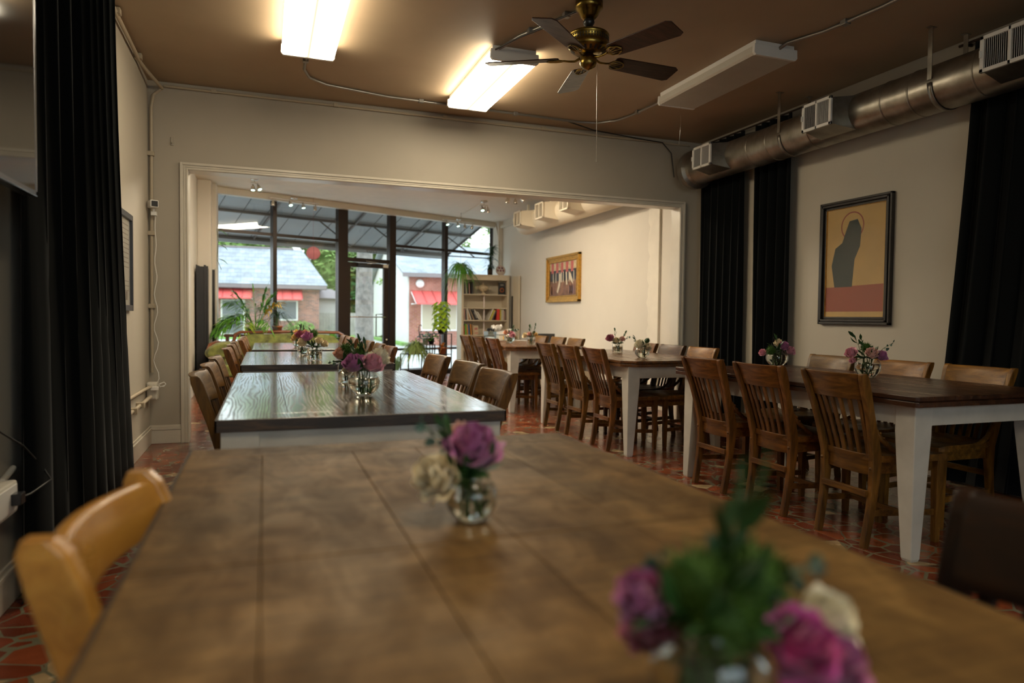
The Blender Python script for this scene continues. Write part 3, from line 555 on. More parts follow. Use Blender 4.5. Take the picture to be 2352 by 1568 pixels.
# ceiling fan
fn = thing('ceiling_fan', 'antique brass ceiling fan with five dark wooden blades', 'ceiling fan', (1.84, 3.80, ZC-.03))
MB().lathe([(.0, .03), (.082, .03), (.084, -.018), (.074, -.026), (.070, -.03), (.052, -.065), (.036, -.082), (.0, -.084)], 32).build('canopy', 'antique_brass', fn)
MB().lathe([(.0, -.078), (.03, -.084), (.036, -.10), (.024, -.122), (.012, -.128), (0, -.128)], 24).build('ball_joint', 'dark_plastic', fn)
MB().lathe([(.012, -.12), (.012, -.165)], 12).build('downrod', 'antique_brass', fn)
MB().lathe([(.0, -.155), (.05, -.157), (.112, -.168), (.122, -.175), (.126, -.185), (.120, -.19), (.121, -.235), (.124, -.24), (.112, -.262), (.075, -.285), (.0, -.286)], 40).build('motor_housing', 'antique_brass', fn)
sl = MB()
for k in range(44):
    a = 2*math.pi*k/44
    for (z0, z1) in ((-.206, -.197), (-.222, -.211)): sl.at((0, 0, 0), a).box(.1195, .1225, -.0032, .0032, z0, z1)
for k in range(20): sl.at((0, 0, 0), 2*math.pi*k/20).add([(.082, -.006, -.283), (.108, -.007, -.2665), (.108, .007, -.2665), (.082, .006, -.283)], [(0, 1, 2, 3)])
sl.build('vent_pattern', 'louvre_dark', fn)
MB().lathe([(.0, -.285), (.032, -.288), (.032, -.30), (.05, -.305), (.051, -.345), (.044, -.362), (.02, -.378), (.006, -.382), (0, -.386)], 28).build('switch_housing', 'antique_brass', fn)
for k in range(5):
    a = R(5+72*k)
    bl = MB().at((0, 0, -.318), a).at((0, 0, -.318), a, rx=R(11)) if False else MB()
    bl.M = Matrix.Translation((0, 0, -.318)) @ Matrix.Rotation(a, 4, 'Z') @ Matrix.Rotation(R(-13), 4, 'X')
    bl.poly([(.175, -.05), (.19, -.062), (.60, -.076), (.628, -.058), (.628, .058), (.60, .076), (.19, .062), (.175, .05)], 'z', .004, .010)
    bo = bl.build('blade', 'fan_blade', fn, bevel=.002)
    ir = MB(); ir.M = bl.M
    ir.tube([(.045, 0, .01), (.08, 0, -.008), (.12, 0, -.006), (.15, 0, -.001)], [.008, .007, .006, .006], 8)
    for s in (-1, 1):
        ir.tube([(.145, 0, -.002), (.165, s*.030, -.002), (.20, s*.040, -.002), (.235, s*.026, -.002), (.25, 0, -.002)], .0045, 6)
        ir.tube([(.15, 0, -.002), (.175, s*.014, -.002), (.205, s*.018, -.002), (.235, s*.026, -.002)], .003, 6)
    ir.tube([(.15, 0, -.002), (.25, 0, -.002)], .003, 6)
    ir.build('blade_iron', 'antique_brass', fn)
MB().tube([(.05, -.02, -.35), (.055, -.02, -.93)], .0017, 5).at((.0535, -.02, -.62)).lathe([(0, -.006), (.004, 0), (0, .006)], 8).build('pull_chain', 'chrome', fn)
tag(MB().tube([(3.27, 4.98, 2.9), (3.275, 4.98, 2.72), (3.262, 4.98, 2.56), (3.27, 4.98, 2.545)], .0009, 4).build('pull_string', 'chrome'), 'fine pull string hanging from the unlit ceiling light', 'string')

# exposed metal duct with registers
DX, DZ, DR = 4.22, 2.645, .155
du = thing('air_duct', 'galvanized round air duct hung along the right wall', 'duct', (DX, 0, DZ))
MB().at(rx=R(-90)).lathe([(DR, -2.7), (DR, 6.02)], 40, cap=False).build('duct_pipe', 'galvanized', du)
MB().at((0, 0, 0), rx=R(-90)).lathe([(DR, 6.0), (DR+.002, 6.04), (DR+.012, 6.07), (DR+.045, 6.09), (DR+.045, 6.16), (DR+.03, 6.19), (0, 6.195)], 40, cap=False, smooth=False).build('end_collar', 'galvanized', du)
for y in (5.15, 4.90, 4.42, 3.72, 3.50, 3.05, 2.75, 5.62): MB().at((0, 0, 0), rx=R(-90)).lathe([(DR, y-.008), (DR+.004, y-.004), (DR+.004, y+.004), (DR, y+.008)], 40, cap=False).build('seam_ring', 'galvanized', du)
def register(y, parent, m_box, m_grille, x_face=-.30, w=.145, hh=.105, deg=8, slats=True):
    # plenum box on the side of the duct with a two-section louvre grille
    MB().loft([[(x_face+.01, y-w+.01, -hh+.01), (x_face+.01, y+w-.01, -hh+.01), (x_face+.01, y+w-.01, hh-.01), (x_face+.01, y-w+.01, hh-.01)],
               [(-.05, y-w-.03, -hh-.03), (-.05, y+w+.03, -hh-.03), (-.05, y+w+.03, hh+.02), (-.05, y-w-.03, hh+.02)]], smooth=False).build('plenum', m_box, parent)
    g = MB().box(x_face-.008, x_face+.01, y-w, y+w, -hh, -hh+.022).box(x_face-.008, x_face+.01, y-w, y+w, hh-.022, hh).box(x_face-.008, x_face+.01, y-w, y-w+.022, -hh, hh).box(x_face-.008, x_face+.01, y+w-.022, y+w, -hh, hh).box(x_face-.008, x_face+.01, y-.008, y+.008, -hh, hh).build('grille', m_grille, parent, bevel=.002)
    MB().box(x_face+.004, x_face+.008, y-w+.02, y+w-.02, -hh+.02, hh-.02).build('opening', 'louvre_dark', g)
    sl_ = MB(); n_ = 12
    for side in (-1, 1):
        for k in range(n_):
            yy = y+side*.008+side*(k+.5)*(w-.03)/n_
            c, s = (.0042, .002) if side > 0 else (.0016, .004)
            sl_.add([(x_face-.004, yy-c, -hh+.02), (x_face+.003, yy+c*.6, -hh+.02), (x_face+.003, yy+c*.6, hh-.02), (x_face-.004, yy-c, hh-.02)], [(0, 1, 2, 3)])
    sl_.build('louvre', m_grille, g, solid=.0012)
    MB().box(x_face-.02, x_face-.006, y+w-.012, y+w-.006, -.02, .02).build('lever', m_grille, g)
register(5.60, du, 'galvanized', 'white_enamel'); register(4.15, du, 'galvanized', 'white_enamel'); register(2.72, du, 'galvanized', 'white_enamel', w=.17)
def strap(y):
    s = thing('duct_hanger', None, 'duct strap', (DX, y, DZ)); 
    for sx in (-1, 1): MB().box(sx*DR-.002+sx*.004, sx*DR+.002+sx*.004, -.016, .016, 0.02, ZC-DZ).box(sx*DR-.03, sx*DR+.03, -.016, .016, ZC-DZ-.003, ZC-DZ).build('strap', 'galvanized', s)
    rg = [((DR+.006)*math.cos(a), (DR+.006)*math.sin(a)) for a in [math.pi+k*math.pi/16 for k in range(17)]]
    MB().loft([[(x, -.016, z) for x, z in rg], [(x, .016, z) for x, z in rg]], cap=False, closed=False).build('cradle', 'galvanized', s, solid=.002)
    return s
tag(strap(4.72), 'perforated metal strap holding the duct between the two smaller vents', 'duct strap'); tag(strap(3.33), 'perforated metal strap holding the duct near the biggest vent', 'duct strap')
# painted duct in the front room
dw = thing('white_duct', 'cream painted air duct with three square vents in the front room', 'duct', (4.20, 0, 2.68))
MB().at(rx=R(-90)).lathe([(0, 6.53), (.18, 6.535), (.18, 10.98), (.17, 11.05), (.12, 11.1), (0, 11.12)], 36, cap=False).build('duct_pipe', 'duct_white', dw)
for y in (10.45, 9.52, 8.64): register(y, dw, 'duct_white', 'duct_white', x_face=-.36, w=.16, hh=.12)
for y in (10.9, 9.95): MB().box(-.015, .015, y-.015, y+.015, .17, .32).build('hanger', 'duct_white', dw)

# black drapes
def drape(name, label, x, y0, y1, z0, z1, folds, amp, dy0=0, dy1=0, side=-1, seed=0, y0b=0):
    q = random.Random(seed); ph = [q.uniform(-.4, .4) for _ in range(folds+2)]; am = [q.uniform(.6, 1.2) for _ in range(folds+2)]
    def fnc(u, v):
        # u along the width, v upward; hem flares by dy0 / dy1
        w0 = y0+dy0*(1-v)**1.5; w1 = y1+dy1*(1-v)**1.5
        k = u*folds; i = int(min(k, folds-1)); a_ = am[i]*(1-(k-i))+am[i+1]*(k-i)
        wob = math.sin(2*math.pi*k+ph[i]*(1-(k-i))+ph[i+1]*(k-i)+.5*math.sin(3*v+seed))
        return (x+side*amp*a_*(wob)*(.75+.25*(1-v)), w0+(w1-w0)*(u+.012*math.sin(6.28*k*2)), z0+(z1-z0)*v)
    return tag(MB().grid(fnc, folds*14, 14).build(name, 'velvet_black', solid=.006), label, 'curtain')
drape('curtain', 'long black curtain on the left wall beside the television', XL+.085, 2.95, 4.50, .015, 2.98, 9, .045, 0, .48, seed=2)
drape('curtain', 'black curtain below the duct, next to the partition', XR-.075, 5.57, 6.26, .02, 2.93, 6, .035, seed=4)
drape('curtain', 'narrow black curtain between two strips of wall, left of the cat-coloured poster'.replace('cat-coloured', 'large'), XR-.075, 4.93, 5.40, .02, 2.93, 4, .035, seed=5)
drape('curtain', 'wide black curtain at the right edge behind the nearest right table', XR-.075, 1.2, 3.27, .02, 2.93, 12, .035, 0, .22, seed=6)
rd = thing('curtain_rod', 'thin dark rod above the duct carrying the two far curtains', 'curtain rod', (XR-.06, 5.6, 2.95)); MB().tube([(0, -.85, 0), (0, .70, 0)], .009).build('rod', 'iron', rd); MB().box(.0, .06, -.80, -.79, -.01, .01).box(.0, .06, .66, .67, -.01, .01).build('bracket', 'iron', rd)
rd = thing('curtain_rod', 'thin dark rod above the duct carrying the nearest right curtain', 'curtain rod', (XR-.06, 2.2, 2.95)); MB().tube([(0, -1.2, 0), (0, 1.2, 0)], .009).build('rod', 'iron', rd); MB().box(.0, .06, 1.15, 1.16, -.01, .01).build('bracket', 'iron', rd)

# television at upper left
tv = thing('television', 'large flat television on the left wall, cut off by the frame', 'television', (-.735, 2.10, 1.84))
MB().box(-.03, .012, -.625, .63, -.36, .36).build('casing', 'dark_plastic', tv, bevel=.004)
MB().box(.010, .0155, -.610, .615, -.345, .345).build('screen', 'tv_screen', tv)
MB().box(-.002, .0165, .615, .6335, -.362, .362).box(-.002, .0165, -.625, .6335, -.3635, -.345).build('bezel', 'tv_edge', tv, bevel=.002)
MB().box(-.165, -.03, -.12, .12, -.1, .1).build('wall_mount', 'dark_plastic', tv)
MB().loft([[(-.03, -.5, -.33), (-.03, .45, -.33), (-.03, .45, -.2), (-.03, -.5, -.2)], [(-.075, -.42, -.35), (-.075, .3, -.35), (-.075, .3, -.2), (-.075, -.42, -.2)]], smooth=False).build('speaker_housing', 'dark_plastic', tv, bevel=.01)
# outlet and cords on near left wall
ob = thing('outlet_box', 'large white surface outlet on the near left wall by the curtain', 'outlet', (-.865, 2.83, .43)); MB().box(-.035, .025, -.13, .09, -.06, .055).build('box', 'white_plastic', ob, bevel=.008); MB().box(.024, .030, -.115, .07, -.045, .045).build('cover_plate', 'bright_white', ob, bevel=.002)
MB().tube([(-.02, .08, .05), (-.02, .2, .075)], .012).build('pipe', 'white_plastic', ob); MB().box(.028, .06, .0, .05, -.02, .02).build('plug', 'dark_plastic', ob, bevel=.003)
tag(MB().tube([(-.88, 2.1, 1.3), (-.875, 2.55, .92), (-.87, 2.72, .72), (-.83, 2.95, .60), (-.80, 3.06, .50), (-.77, 3.05, .45), (-.80, 2.92, .43), (-.815, 2.87, .43)], .0035, 6).build('power_cord', 'cable_black'), 'black cord drooping from the television to the near left outlet', 'cord')
tag(MB().tube([(-.86, 2.35, 1.17), (-.86, 2.72, 1.145)], .007, 6).at((-.86, 2.40, 1.1666)).build('wall_rod', 'dark_plastic'), 'short dark rod jutting along the left wall below the television', 'rod')

# ============================================================ PICTURES
def art(o, name, m, pts, h0, h1, parent): return MB().poly(pts, 'x', h0, h1).build(name, m, parent)
pf = thing('framed_poster', 'large ochre and red poster in a black carved frame on the right wall', 'picture', (XR, 4.27, 1.57))
fr = MB()
for (d, a) in ((.035, 0), (.026, .012), (.042, .022), (.024, .045)):
    w_, h_ = .355-a, .505-a; b_ = .018
    fr.box(-d, 0, -w_, -w_+b_, -h_, h_).box(-d, 0, w_-b_, w_, -h_, h_).box(-d, 0, -w_, w_, -h_, -h_+b_).box(-d, 0, -w_, w_, h_-b_, h_)
fr.build('frame', 'frame_black', pf, bevel=.003)
gl = MB(); gl.box(-.022, 0, -.296, -.290, -.447, .447).box(-.022, 0, .290, .296, -.447, .447).box(-.022, 0, -.296, .296, -.447, -.441).box(-.022, 0, -.296, .296, .441, .447)
gl.build('inner_gilt_edge', 'gold_leaf', pf)
MB().box(-.012, 0, -.292, .292, -.443, .443).build('sheet', mat('poster_ochre', (.46, .295, .10), .7, var=.06), pf)
# plain stand-in artwork: a red band, a dark upright form, a ring and strokes (y runs towards the camera = right side of sheet)
MB().poly([(-.292, -.40), (.292, -.40), (.292, -.20), (-.292, -.185)], 'x', -.0126, -.012).build('red_band', mat('poster_red', (.28, .062, .036), .7), pf)
dk = [(.20, -.20), (.235, -.02), (.20, .12), (.13, .16), (.09, .26), (.06, .33), (-.02, .34), (-.06, .26), (-.05, .12), (.0, .02), (.02, -.20)]
MB().poly([(-q[0]*-1, q[1]) for q in dk], 'x', -.0132, -.0126).build('dark_form', mat('poster_dark', (.02, .034, .03), .7), pf)
rg = MB()
for k in range(32):
    a0 = 2*math.pi*k/32; a1 = 2*math.pi*(k+1)/32
    rg.poly([(.03+.115*math.cos(a0), .29+.115*math.sin(a0)), (.03+.115*math.cos(a1), .29+.115*math.sin(a1)), (.03+.105*math.cos(a1), .29+.105*math.sin(a1)), (.03+.105*math.cos(a0), .29+.105*math.sin(a0))], 'x', -.0125, -.012)
rg.build('ring', mat('poster_maroon', (.24, .05, .04), .7), pf)
MB().box(-.017, -.0155, -.292, .292, -.443, .443).build('glass', 'picture_glass', pf)
# gilt framed painting in front room
pg = thing('framed_painting', 'colourful painting in a wide gilt frame on the front room wall', 'picture', (XR, 9.98, 1.715))
fr = MB()
for (d, a, b_) in ((.055, 0, .035), (.035, .03, .03), (.028, .05, .04), (.040, .085, .018)):
    w_, h_ = .63-a, .37-a
    fr.box(-d, 0, -w_, -w_+b_, -h_, h_).box(-d, 0, w_-b_, w_, -h_, h_).box(-d, 0, -w_, w_, -h_, -h_+b_).box(-d, 0, -w_, w_, h_-b_, h_)
fr.build('frame', 'gold_leaf', pg, bevel=.004)
MB().box(-.02, 0, -.53, .53, -.27, .27).build('canvas', mat('paint_dark', (.035, .035, .05), .6, var=.5, vscale=12), pg)
MB().box(-.0206, -.02, -.52, .52, -.26, -.03).build('brown_ground', mat('paint_brown', (.20, .10, .06), .6, var=.4, vscale=10), pg)
MB().box(-.0206, -.02, -.52, .52, .14, .265).build('pale_band', mat('paint_pale', (.45, .36, .22), .6, var=.4, vscale=20), pg)
rb = MB(); wb = MB(); bd = MB()
for k in range(5): y = .42-k*.19; MB().poly([(y-.045, .10), (y+.045, .10), (y+.05, .26), (y-.05, .26)], 'x', -.0212, -.0206).build('red_panel', mat('paint_red', (.42, .10, .09), .6), pg)
for k in range(16): y = rr.uniform(-.5, .5); wb.poly([(y-.012, -.06), (y+.012, -.05), (y+.015, .10), (y-.005, .12)], 'x', -.0210, -.0206)
wb.poly([(.10, .08), (.14, .08), (.16, -.05), (.24, -.2), (.20, -.23), (.11, -.10)], 'x', -.0214, -.0206).poly([(-.14, .1), (-.10, .1), (-.12, -.1), (-.17, -.1)], 'x', -.0214, -.0206).poly([(-.27, .09), (-.22, .09), (-.25, -.02), (-.38, -.1), (-.36, -.03)], 'x', -.0214, -.0206)
for k in range(14): y = rr.uniform(-.5, .5); bd.poly([(y-.02, -.25), (y+.02, -.24), (y+.015, -.10), (y-.015, -.12)], 'x', -.0210, -.0206)
wb.build('painted_shapes', mat('paint_white', (.62, .55, .42), .6), pg); bd.build('brush_marks', 'settee_wood', pg)

# ============================================================ TABLES
def plank_top(mb, x0, x1, y0, y1, z0, z1, n, ends, seam=None, gap=.0009):
    ys = [y0+ends, y1-ends]
    if ends:
        mb.box(x0, x1, y0, y0+ends-gap, z0, z1); mb.box(x0, x1, y1-ends+gap, y1, z0, z1)
    q = random.Random(int(x0*100+y0*10)); ws = [q.uniform(.8, 1.25) for _ in range(n)]; s_ = sum(ws); xx = x0
    spans = [(ys[0], ys[1])] if not seam else [(ys[0], seam-.0025), (seam, ys[1])]
    for w_ in ws:
        x2 = xx+w_/s_*(x1-x0)
        for (a, b_) in spans: mb.box(xx+(gap if xx > x0 else 0), x2, a, b_, z0, z1)
        xx = x2
def leg_mesh(x, y, top, bot, z1=.68, cut=(1, 1)):
    # square post tapering on its two inner faces below the apron
    mb = MB(); o = top/2; i = bot-top/2; sx, sy = cut; rings = []
    for (z, k) in ((0, 1), (.012, 1), (z1-.13, 0), (z1, 0)):
        e = o-(top-bot)*k; xa, xb = sorted((x-sx*o, x+sx*e)); ya, yb = sorted((y-sy*o, y+sy*e)); s_ = .004 if z == 0 else 0
        rings.append([(xa+s_, ya+s_, z), (xb-s_, ya+s_, z), (xb-s_, yb-s_, z), (xa+s_, yb-s_, z)])
    return mb.loft(rings, smooth=False)
def table_l(label, x0, x1, y0, y1, top, leg=.115, seam=None, H=.76):
    t_ = thing('dining_table', label, 'table', ((x0+x1)/2, (y0+y1)/2, 0)); cx, cy = (x0+x1)/2, (y0+y1)/2
    mb = MB(); plank_top(mb, x0-cx+.006, x1-cx-.006, y0-cy+.006, y1-cy-.006, H-.027, H, 5, .115, None if seam is None else seam-cy); mb.build('tabletop', top, t_, bevel=.0014)
    a, b_ = x1-cx, y1-cy
    zb, zt_ = H-.039, H-.0015
    MB().box(-a, a, -b_, -b_+.0055, zb, zt_).box(-a, a, b_-.0055, b_, zb, zt_).box(-a, -a+.0055, -b_, b_, zb, zt_).box(a-.0055, a, -b_, b_, zb, zt_).box(-a+.005, a-.005, -b_+.005, b_-.005, zb, H-.028).build('edge_band', 'table_edge', t_)
    e = .016; ap = MB().box(-a+e+.01, a-e-.01, -b_+e+.012, -b_+e+.035, H-.165, H-.0395).box(-a+e+.01, a-e-.01, b_-e-.035, b_-e-.012, H-.165, H-.0395).box(-a+e+.012, -a+e+.035, -b_+e+.04, b_-e-.04, H-.165, H-.0395).box(a-e-.035, a-e-.012, -b_+e+.04, b_-e-.04, H-.165, H-.0395)
    ap.build('apron', 'table_paint', t_, bevel=.002)
    for sx in (-1, 1):
        for sy in (-1, 1): leg_mesh(sx*(a-e-leg/2), sy*(b_-e-leg/2), leg, .06, H-.0395, (-sx, -sy)).build('leg', 'table_paint', t_, bevel=.003)
    return t_
table_l('light brown planked table filling the foreground', -.17, .80, -.10, 1.815, 'table_light', seam=.965)
table_l('glossy dark brown table behind the foreground one, big round vase on it', -.146, .812, 2.30, 4.16, 'table_dark')
table_l('glossy brown table third in the left row, square jar on it', -.148, .86, 4.78, 6.50, 'table_dark')
table_l('brown table farthest in the left row, nearest the green settee', -.11, .86, 6.86, 8.55, 'table_dark')
def table_r(label, x0, x1, y0, y1, top, ch, leg=.105, H=.76):
    cx, cy = (x0+x1)/2, (y0+y1)/2; t_ = thing('dining_table', label, 'table', (cx, cy, 0)); a, b_ = x1-cx, y1-cy
    def oct_(a, b_, c): return [(-a+c, -b_), (a-c, -b_), (a, -b_+c), (a, b_-c), (a-c, b_), (-a+c, b_), (-a, b_-c), (-a, -b_+c)]
    MB().poly(oct_(a, b_, ch), 'z', H-.020, H).poly(oct_(a-.007, b_-.007, ch), 'z', H-.025, H-.020).poly(oct_(a-.001, b_-.001, ch), 'z', H-.048, H-.025).build('tabletop', top, t_, bevel=.004)
    e = .05; z0, z1 = H-.14, H-.048
    MB().box(-a+e+.02, a-e-.02, -b_+e+.004, -b_+e+.024, z0, z1).box(-a+e+.02, a-e-.02, b_-e-.024, b_-e-.004, z0, z1).box(-a+e+.004, -a+e+.024, -b_+e+.03, b_-e-.03, z0, z1).box(a-e-.024, a-e-.004, -b_+e+.03, b_-e-.03, z0, z1).build('apron', 'table_paint', t_, bevel=.002)
    for sx in (-1, 1):
        for sy in (-1, 1): leg_mesh(sx*(a-e-leg/2), sy*(b_-e-leg/2), leg, .055, H-.048, (-sx, -sy)).build('leg', 'table_paint', t_, bevel=.004)
table_r('dark walnut table with white legs, nearest in the right row', 2.70, 3.70, 2.22, 4.12, 'table_walnut', .012)
table_r('russet topped table with white legs, middle of the right row', 2.64, 3.62, 4.70, 6.60, 'table_russet', .09)
table_r('russet topped table farthest in the right row, before the bookshelf', 2.58, 3.56, 7.28, 9.15, 'table_russet', .09)

# ============================================================ CHAIRS
def post_side(z):
    # centre line of the back post, side view; rear feet splay back, back leans
    if z <= .42: t = z/.42; return -.238+.048*math.sin(t*math.pi/2)
    t = (z-.42)/.425; return -.190-.125*t**1.15
def post_w(z): return .150+.008*min(1, z/.42) if z < .42 else .158+.034*(z-.42)/.425
def make_chair():
    t_ = thing('slat_back_chair', 'chair', 'chair')
    zs = [0, .01, .10, .20, .30, .38, .42, .46, .55, .65, .75, .815, .838, .845]
    for s in (-1, 1):
        rings = []
        for z in zs:
            d = .019+.010*math.exp(-((z-.42)/.13)**2)+(.004 if z > .7 else 0); w_ = .0145
            if z > .83: d *= .8
            if z > .842: d *= .7
            if z < .005: d *= .85
            x = post_side(z); y = s*post_w(z); rings.append([(x-d, y-w_, z), (x+d, y-w_, z), (x+d, y+w_, z), (x-d, y+w_, z)])
        MB().loft(rings, smooth=False).build('back_post', 'chair_oak', t_, bevel=.004)
    def board(name, z0, z1, bow, th, nz=6, roll=0.0, m='chair_oak_wide', wid=0):
        rings = []
        for j in range(13):
            v = -1+j/6; ring = []
            for k in range(nz+1):
                z = z0+(z1-z0)*k/nz; x = post_side(z)-bow*(1-v*v)+.012-roll*max(0, (z-z1+.05)/.05)**2*.5; ring.append((x+th/2, v*(post_w(z)-.012+wid), z))
            for k in range(nz, -1, -1):
                z = z0+(z1-z0)*k/nz; x = post_side(z)-bow*(1-v*v)+.012-roll*max(0, (z-z1+.05)/.05)**2; ring.append((x-th/2, v*(post_w(z)-.012+wid), z))
            rings.append(ring)
        return MB().loft(rings, smooth=True).build(name, m, t_, bevel=.003)
    board('crest_rail', .715, .842, .030, .022, roll=.012); board('lower_rail', .345, .445, .018, .02)
    for k in range(6):
        f = (k-2.5)/2.5; rings = []
        for z in (.43, .50, .58, .66, .725):
            v = f*.78; y = v*(post_w(z)-.012); x = post_side(z)-(.018+.012*(z-.43)/.3)*(1-v*v)+.012; rings.append([(x-.006, y-.0115, z), (x+.006, y-.0115, z), (x+.006, y+.0115, z), (x-.006, y+.0115, z)])
        MB().loft(rings, smooth=False).build('slat', 'chair_oak', t_, bevel=.003)
    # saddle seat
    def seat(u, v, top):
        x = -.20+.43*u; w_ = .165+.045*min(1, u*2.2)-(.02*max(0, (u-.85)/.15)**2); y = (2*v-1)*w_
        dish = .016*math.exp(-((abs(2*v-1)-.45)/.25)**2)*math.exp(-((u-.42)/.3)**2); z = .448-dish-(.012*max(0, (u-.85)/.15)**2)
        return (x, y, z if top else .415)
    mb = MB().grid(lambda u, v: seat(u, v, True), 16, 16); n_ = 16
    mb.grid(lambda u, v: seat(1-u, v, False), 2, 2, False)
    rim = [(i/16, 0) for i in range(17)]+[(1, j/16) for j in range(1, 17)]+[(1-i/16, 1) for i in range(1, 17)]+[(0, 1-j/16) for j in range(1, 16)]
    mb.loft([[seat(u, v, False) for u, v in rim], [seat(u, v, True) for u, v in rim]], cap=False, smooth=False)
    mb.build('seat', 'chair_oak_wide', t_)
    MB().box(-.17, .185, -.160, -.142, .355, .415).box(-.17, .185, .142, .160, .355, .415).box(.170, .188, -.15, .15, .355, .415).build('apron', 'chair_oak_wide', t_, bevel=.002)
    for s in (-1, 1):
        MB().loft([[(.185-a, s*.172-a, z), (.185+a, s*.172-a, z), (.185+a, s*.172+a, z), (.185-a, s*.172+a, z)] for a, z in ((.013, 0), (.0145, .01), (.018, .25), (.020, .415))], smooth=False).build('front_leg', 'chair_oak', t_, bevel=.003)
        MB().loft([[(post_side(.17), s*.158-.008, .155), (post_side(.17), s*.158+.008, .155), (post_side(.17), s*.158+.008, .185), (post_side(.17), s*.158-.008, .185)], [(.18, s*.168-.008, .135), (.18, s*.168+.008, .135), (.18, s*.168+.008, .165), (.18, s*.168-.008, .165)]], smooth=False).build('side_stretcher', 'chair_oak_wide', t_, bevel=.002)
        # curved brace from the post to the seat
        p_ = [(post_side(.57)+.02, s*.172, .575), (post_side(.53)+.035, s*.178, .53), (-.125, s*.192, .478), (-.06, s*.200, .448), (.02, s*.205, .436), (.09, s*.205, .434)]
        MB().tube(p_, [.010, .013, .013, .012, .011, .008], 8).build('brace', 'chair_oak', t_)
        kb = MB()
        for (q, z) in ((0, .56), (1, .535)): kb.at((post_side(z)+.03+.012*q, s*(.186+.002*q), z), rx=-s*R(90)).lathe([(.007, 0), (.007, .004), (.0, .008)], 10)
        kb.at((post_side(.385)-.028, s*.158, .385), ry=R(-90)).lathe([(.008, -.003), (.008, .003), (.0, .007)], 10); kb.build('screw_plug', 'chair_oak', t_)
    MB().box(-.232, -.214, -.145, .145, .245, .275).build('back_stretcher', 'chair_oak_wide', t_, bevel=.002); MB().box(-.03, -.012, -.16, .16, .148, .172).build('cross_stretcher', 'chair_oak_wide', t_, bevel=.002)
    return t_
proto = make_chair(); first = [True]
def chair(x, y, face, tint, label, group, rz=0, src=None):
    # face = +1 looks towards +x, -1 towards -x
    if src is None:
        o = proto if first[0] else copy_tree(proto); first[0] = False
    else: o = src
    o.location = (x, y, 0); o.rotation_euler.z = (0 if face > 0 else math.pi)+R(rz); o['label'] = label; o['category'] = 'chair'
    if group: o['group'] = group
    tint_tree(o, tint); return o
OAK = (1, 1, 1); RED = (1.15, .90, .72); HON = (1.7, 1.55, 1.15); DRK = (.5, .42, .40); MED = (1.15, 1.05, .9); AMB = (1.6, 1.35, .9)
gl_, gr_ = 'slat back chairs along the left row of tables', 'slat back chairs along the right row of tables'
# left row, wall side (facing right)
def rowset(data, face, group):
    for (x, y, tn, lab, rz) in data: chair(x, y, face, tn, lab, group, rz)
rowset([(.055, 3.15, OAK, 'brown wooden chair nearest on the wall side of the dark glossy table', 0), (.055, 3.70, MED, 'brown wooden chair in the middle of the wall side of the dark glossy table', 0), (.05, 4.28, OAK, 'brown wooden chair farthest on the wall side of the dark glossy table', 0),
        (.06, 5.40, RED, 'reddish chair nearest on the wall side of the third left-row table', 0), (.06, 6.05, OAK, 'chair in the middle of the wall side of the third left-row table', 0), (.06, 6.62, OAK, 'chair farthest on the wall side of the third left-row table', 0),
        (.10, 7.20, RED, 'reddish chair nearest on the wall side of the farthest left-row table', 0), (.10, 7.72, OAK, 'middle chair on the wall side of the farthest left-row table', 0), (.10, 8.25, OAK, 'chair on the wall side closest to the green settee', 0)], 1, gl_)
rowset([(.715, 3.02, MED, 'brown chair nearest on the aisle side of the dark glossy table', 2), (.745, 3.60, OAK, 'chair with a dark worn crest, middle of the aisle side of the dark glossy table', 3), (.735, 4.26, MED, 'brown chair farthest on the aisle side of the dark glossy table, set apart', 3),
        (.66, 5.60, RED, 'chair nearest on the aisle side of the third left-row table', 0), (.66, 6.15, OAK, 'middle chair on the aisle side of the third left-row table', 0), (.66, 6.80, OAK, 'chair farthest on the aisle side of the third left-row table', 0),
        (.63, 7.72, OAK, 'chair nearest on the aisle side of the farthest left-row table', 0), (.63, 8.22, OAK, 'middle chair on the aisle side of the farthest left-row table', 0), (.63, 8.80, OAK, 'chair on the aisle side closest to the shop door', 0)], -1, gl_)
rowset([(2.96, 2.64, MED, 'oak slat chair nearest the camera on the aisle side of the walnut table', -2), (2.96, 3.20, RED, 'oak slat chair with dark stained crest, middle of the aisle side of the walnut table', 0), (2.95, 3.72, RED, 'reddish oak slat chair at the far end of the aisle side of the walnut table', 0),
        (2.90, 5.16, RED, 'reddish chair nearest on the aisle side of the middle right table', -2), (2.90, 5.70, MED, 'middle chair on the aisle side of the middle right table', 0), (2.90, 6.22, OAK, 'chair farthest on the aisle side of the middle right table', 0),
        (2.84, 7.70, RED, 'reddish chair nearest on the aisle side of the farthest right table', 0), (2.84, 8.28, OAK, 'middle chair on the aisle side of the farthest right table', 0), (2.84, 8.86, OAK, 'chair on the aisle side closest to the bookshelf', 0)], 1, gr_)
rowset([(3.54, 2.78, HON, 'golden oak chair nearest on the wall side of the walnut table', 0), (3.54, 3.28, AMB, 'amber chair in the middle of the wall side of the walnut table', 0), (3.54, 3.86, OAK, 'brown chair farthest on the wall side of the walnut table', 0),
        (3.38, 5.18, AMB, 'amber chair nearest on the wall side of the middle right table', 0), (3.40, 5.70, DRK, 'nearly black chair in the middle of the wall side of the middle right table', 0), (3.42, 6.22, RED, 'chair farthest on the wall side of the middle right table, half hidden by white roses', 0),
        (3.30, 7.66, OAK, 'chair nearest on the wall side of the farthest right table', 0), (3.30, 8.20, OAK, 'middle chair on the wall side of the farthest right table', 0), (3.30, 8.78, OAK, 'chair farthest on the wall side of the farthest right table', 0)], -1, gr_)
chair(.665, .52, -1, (.10, .065, .055), 'very dark chair cut off at the right edge in the foreground', None)
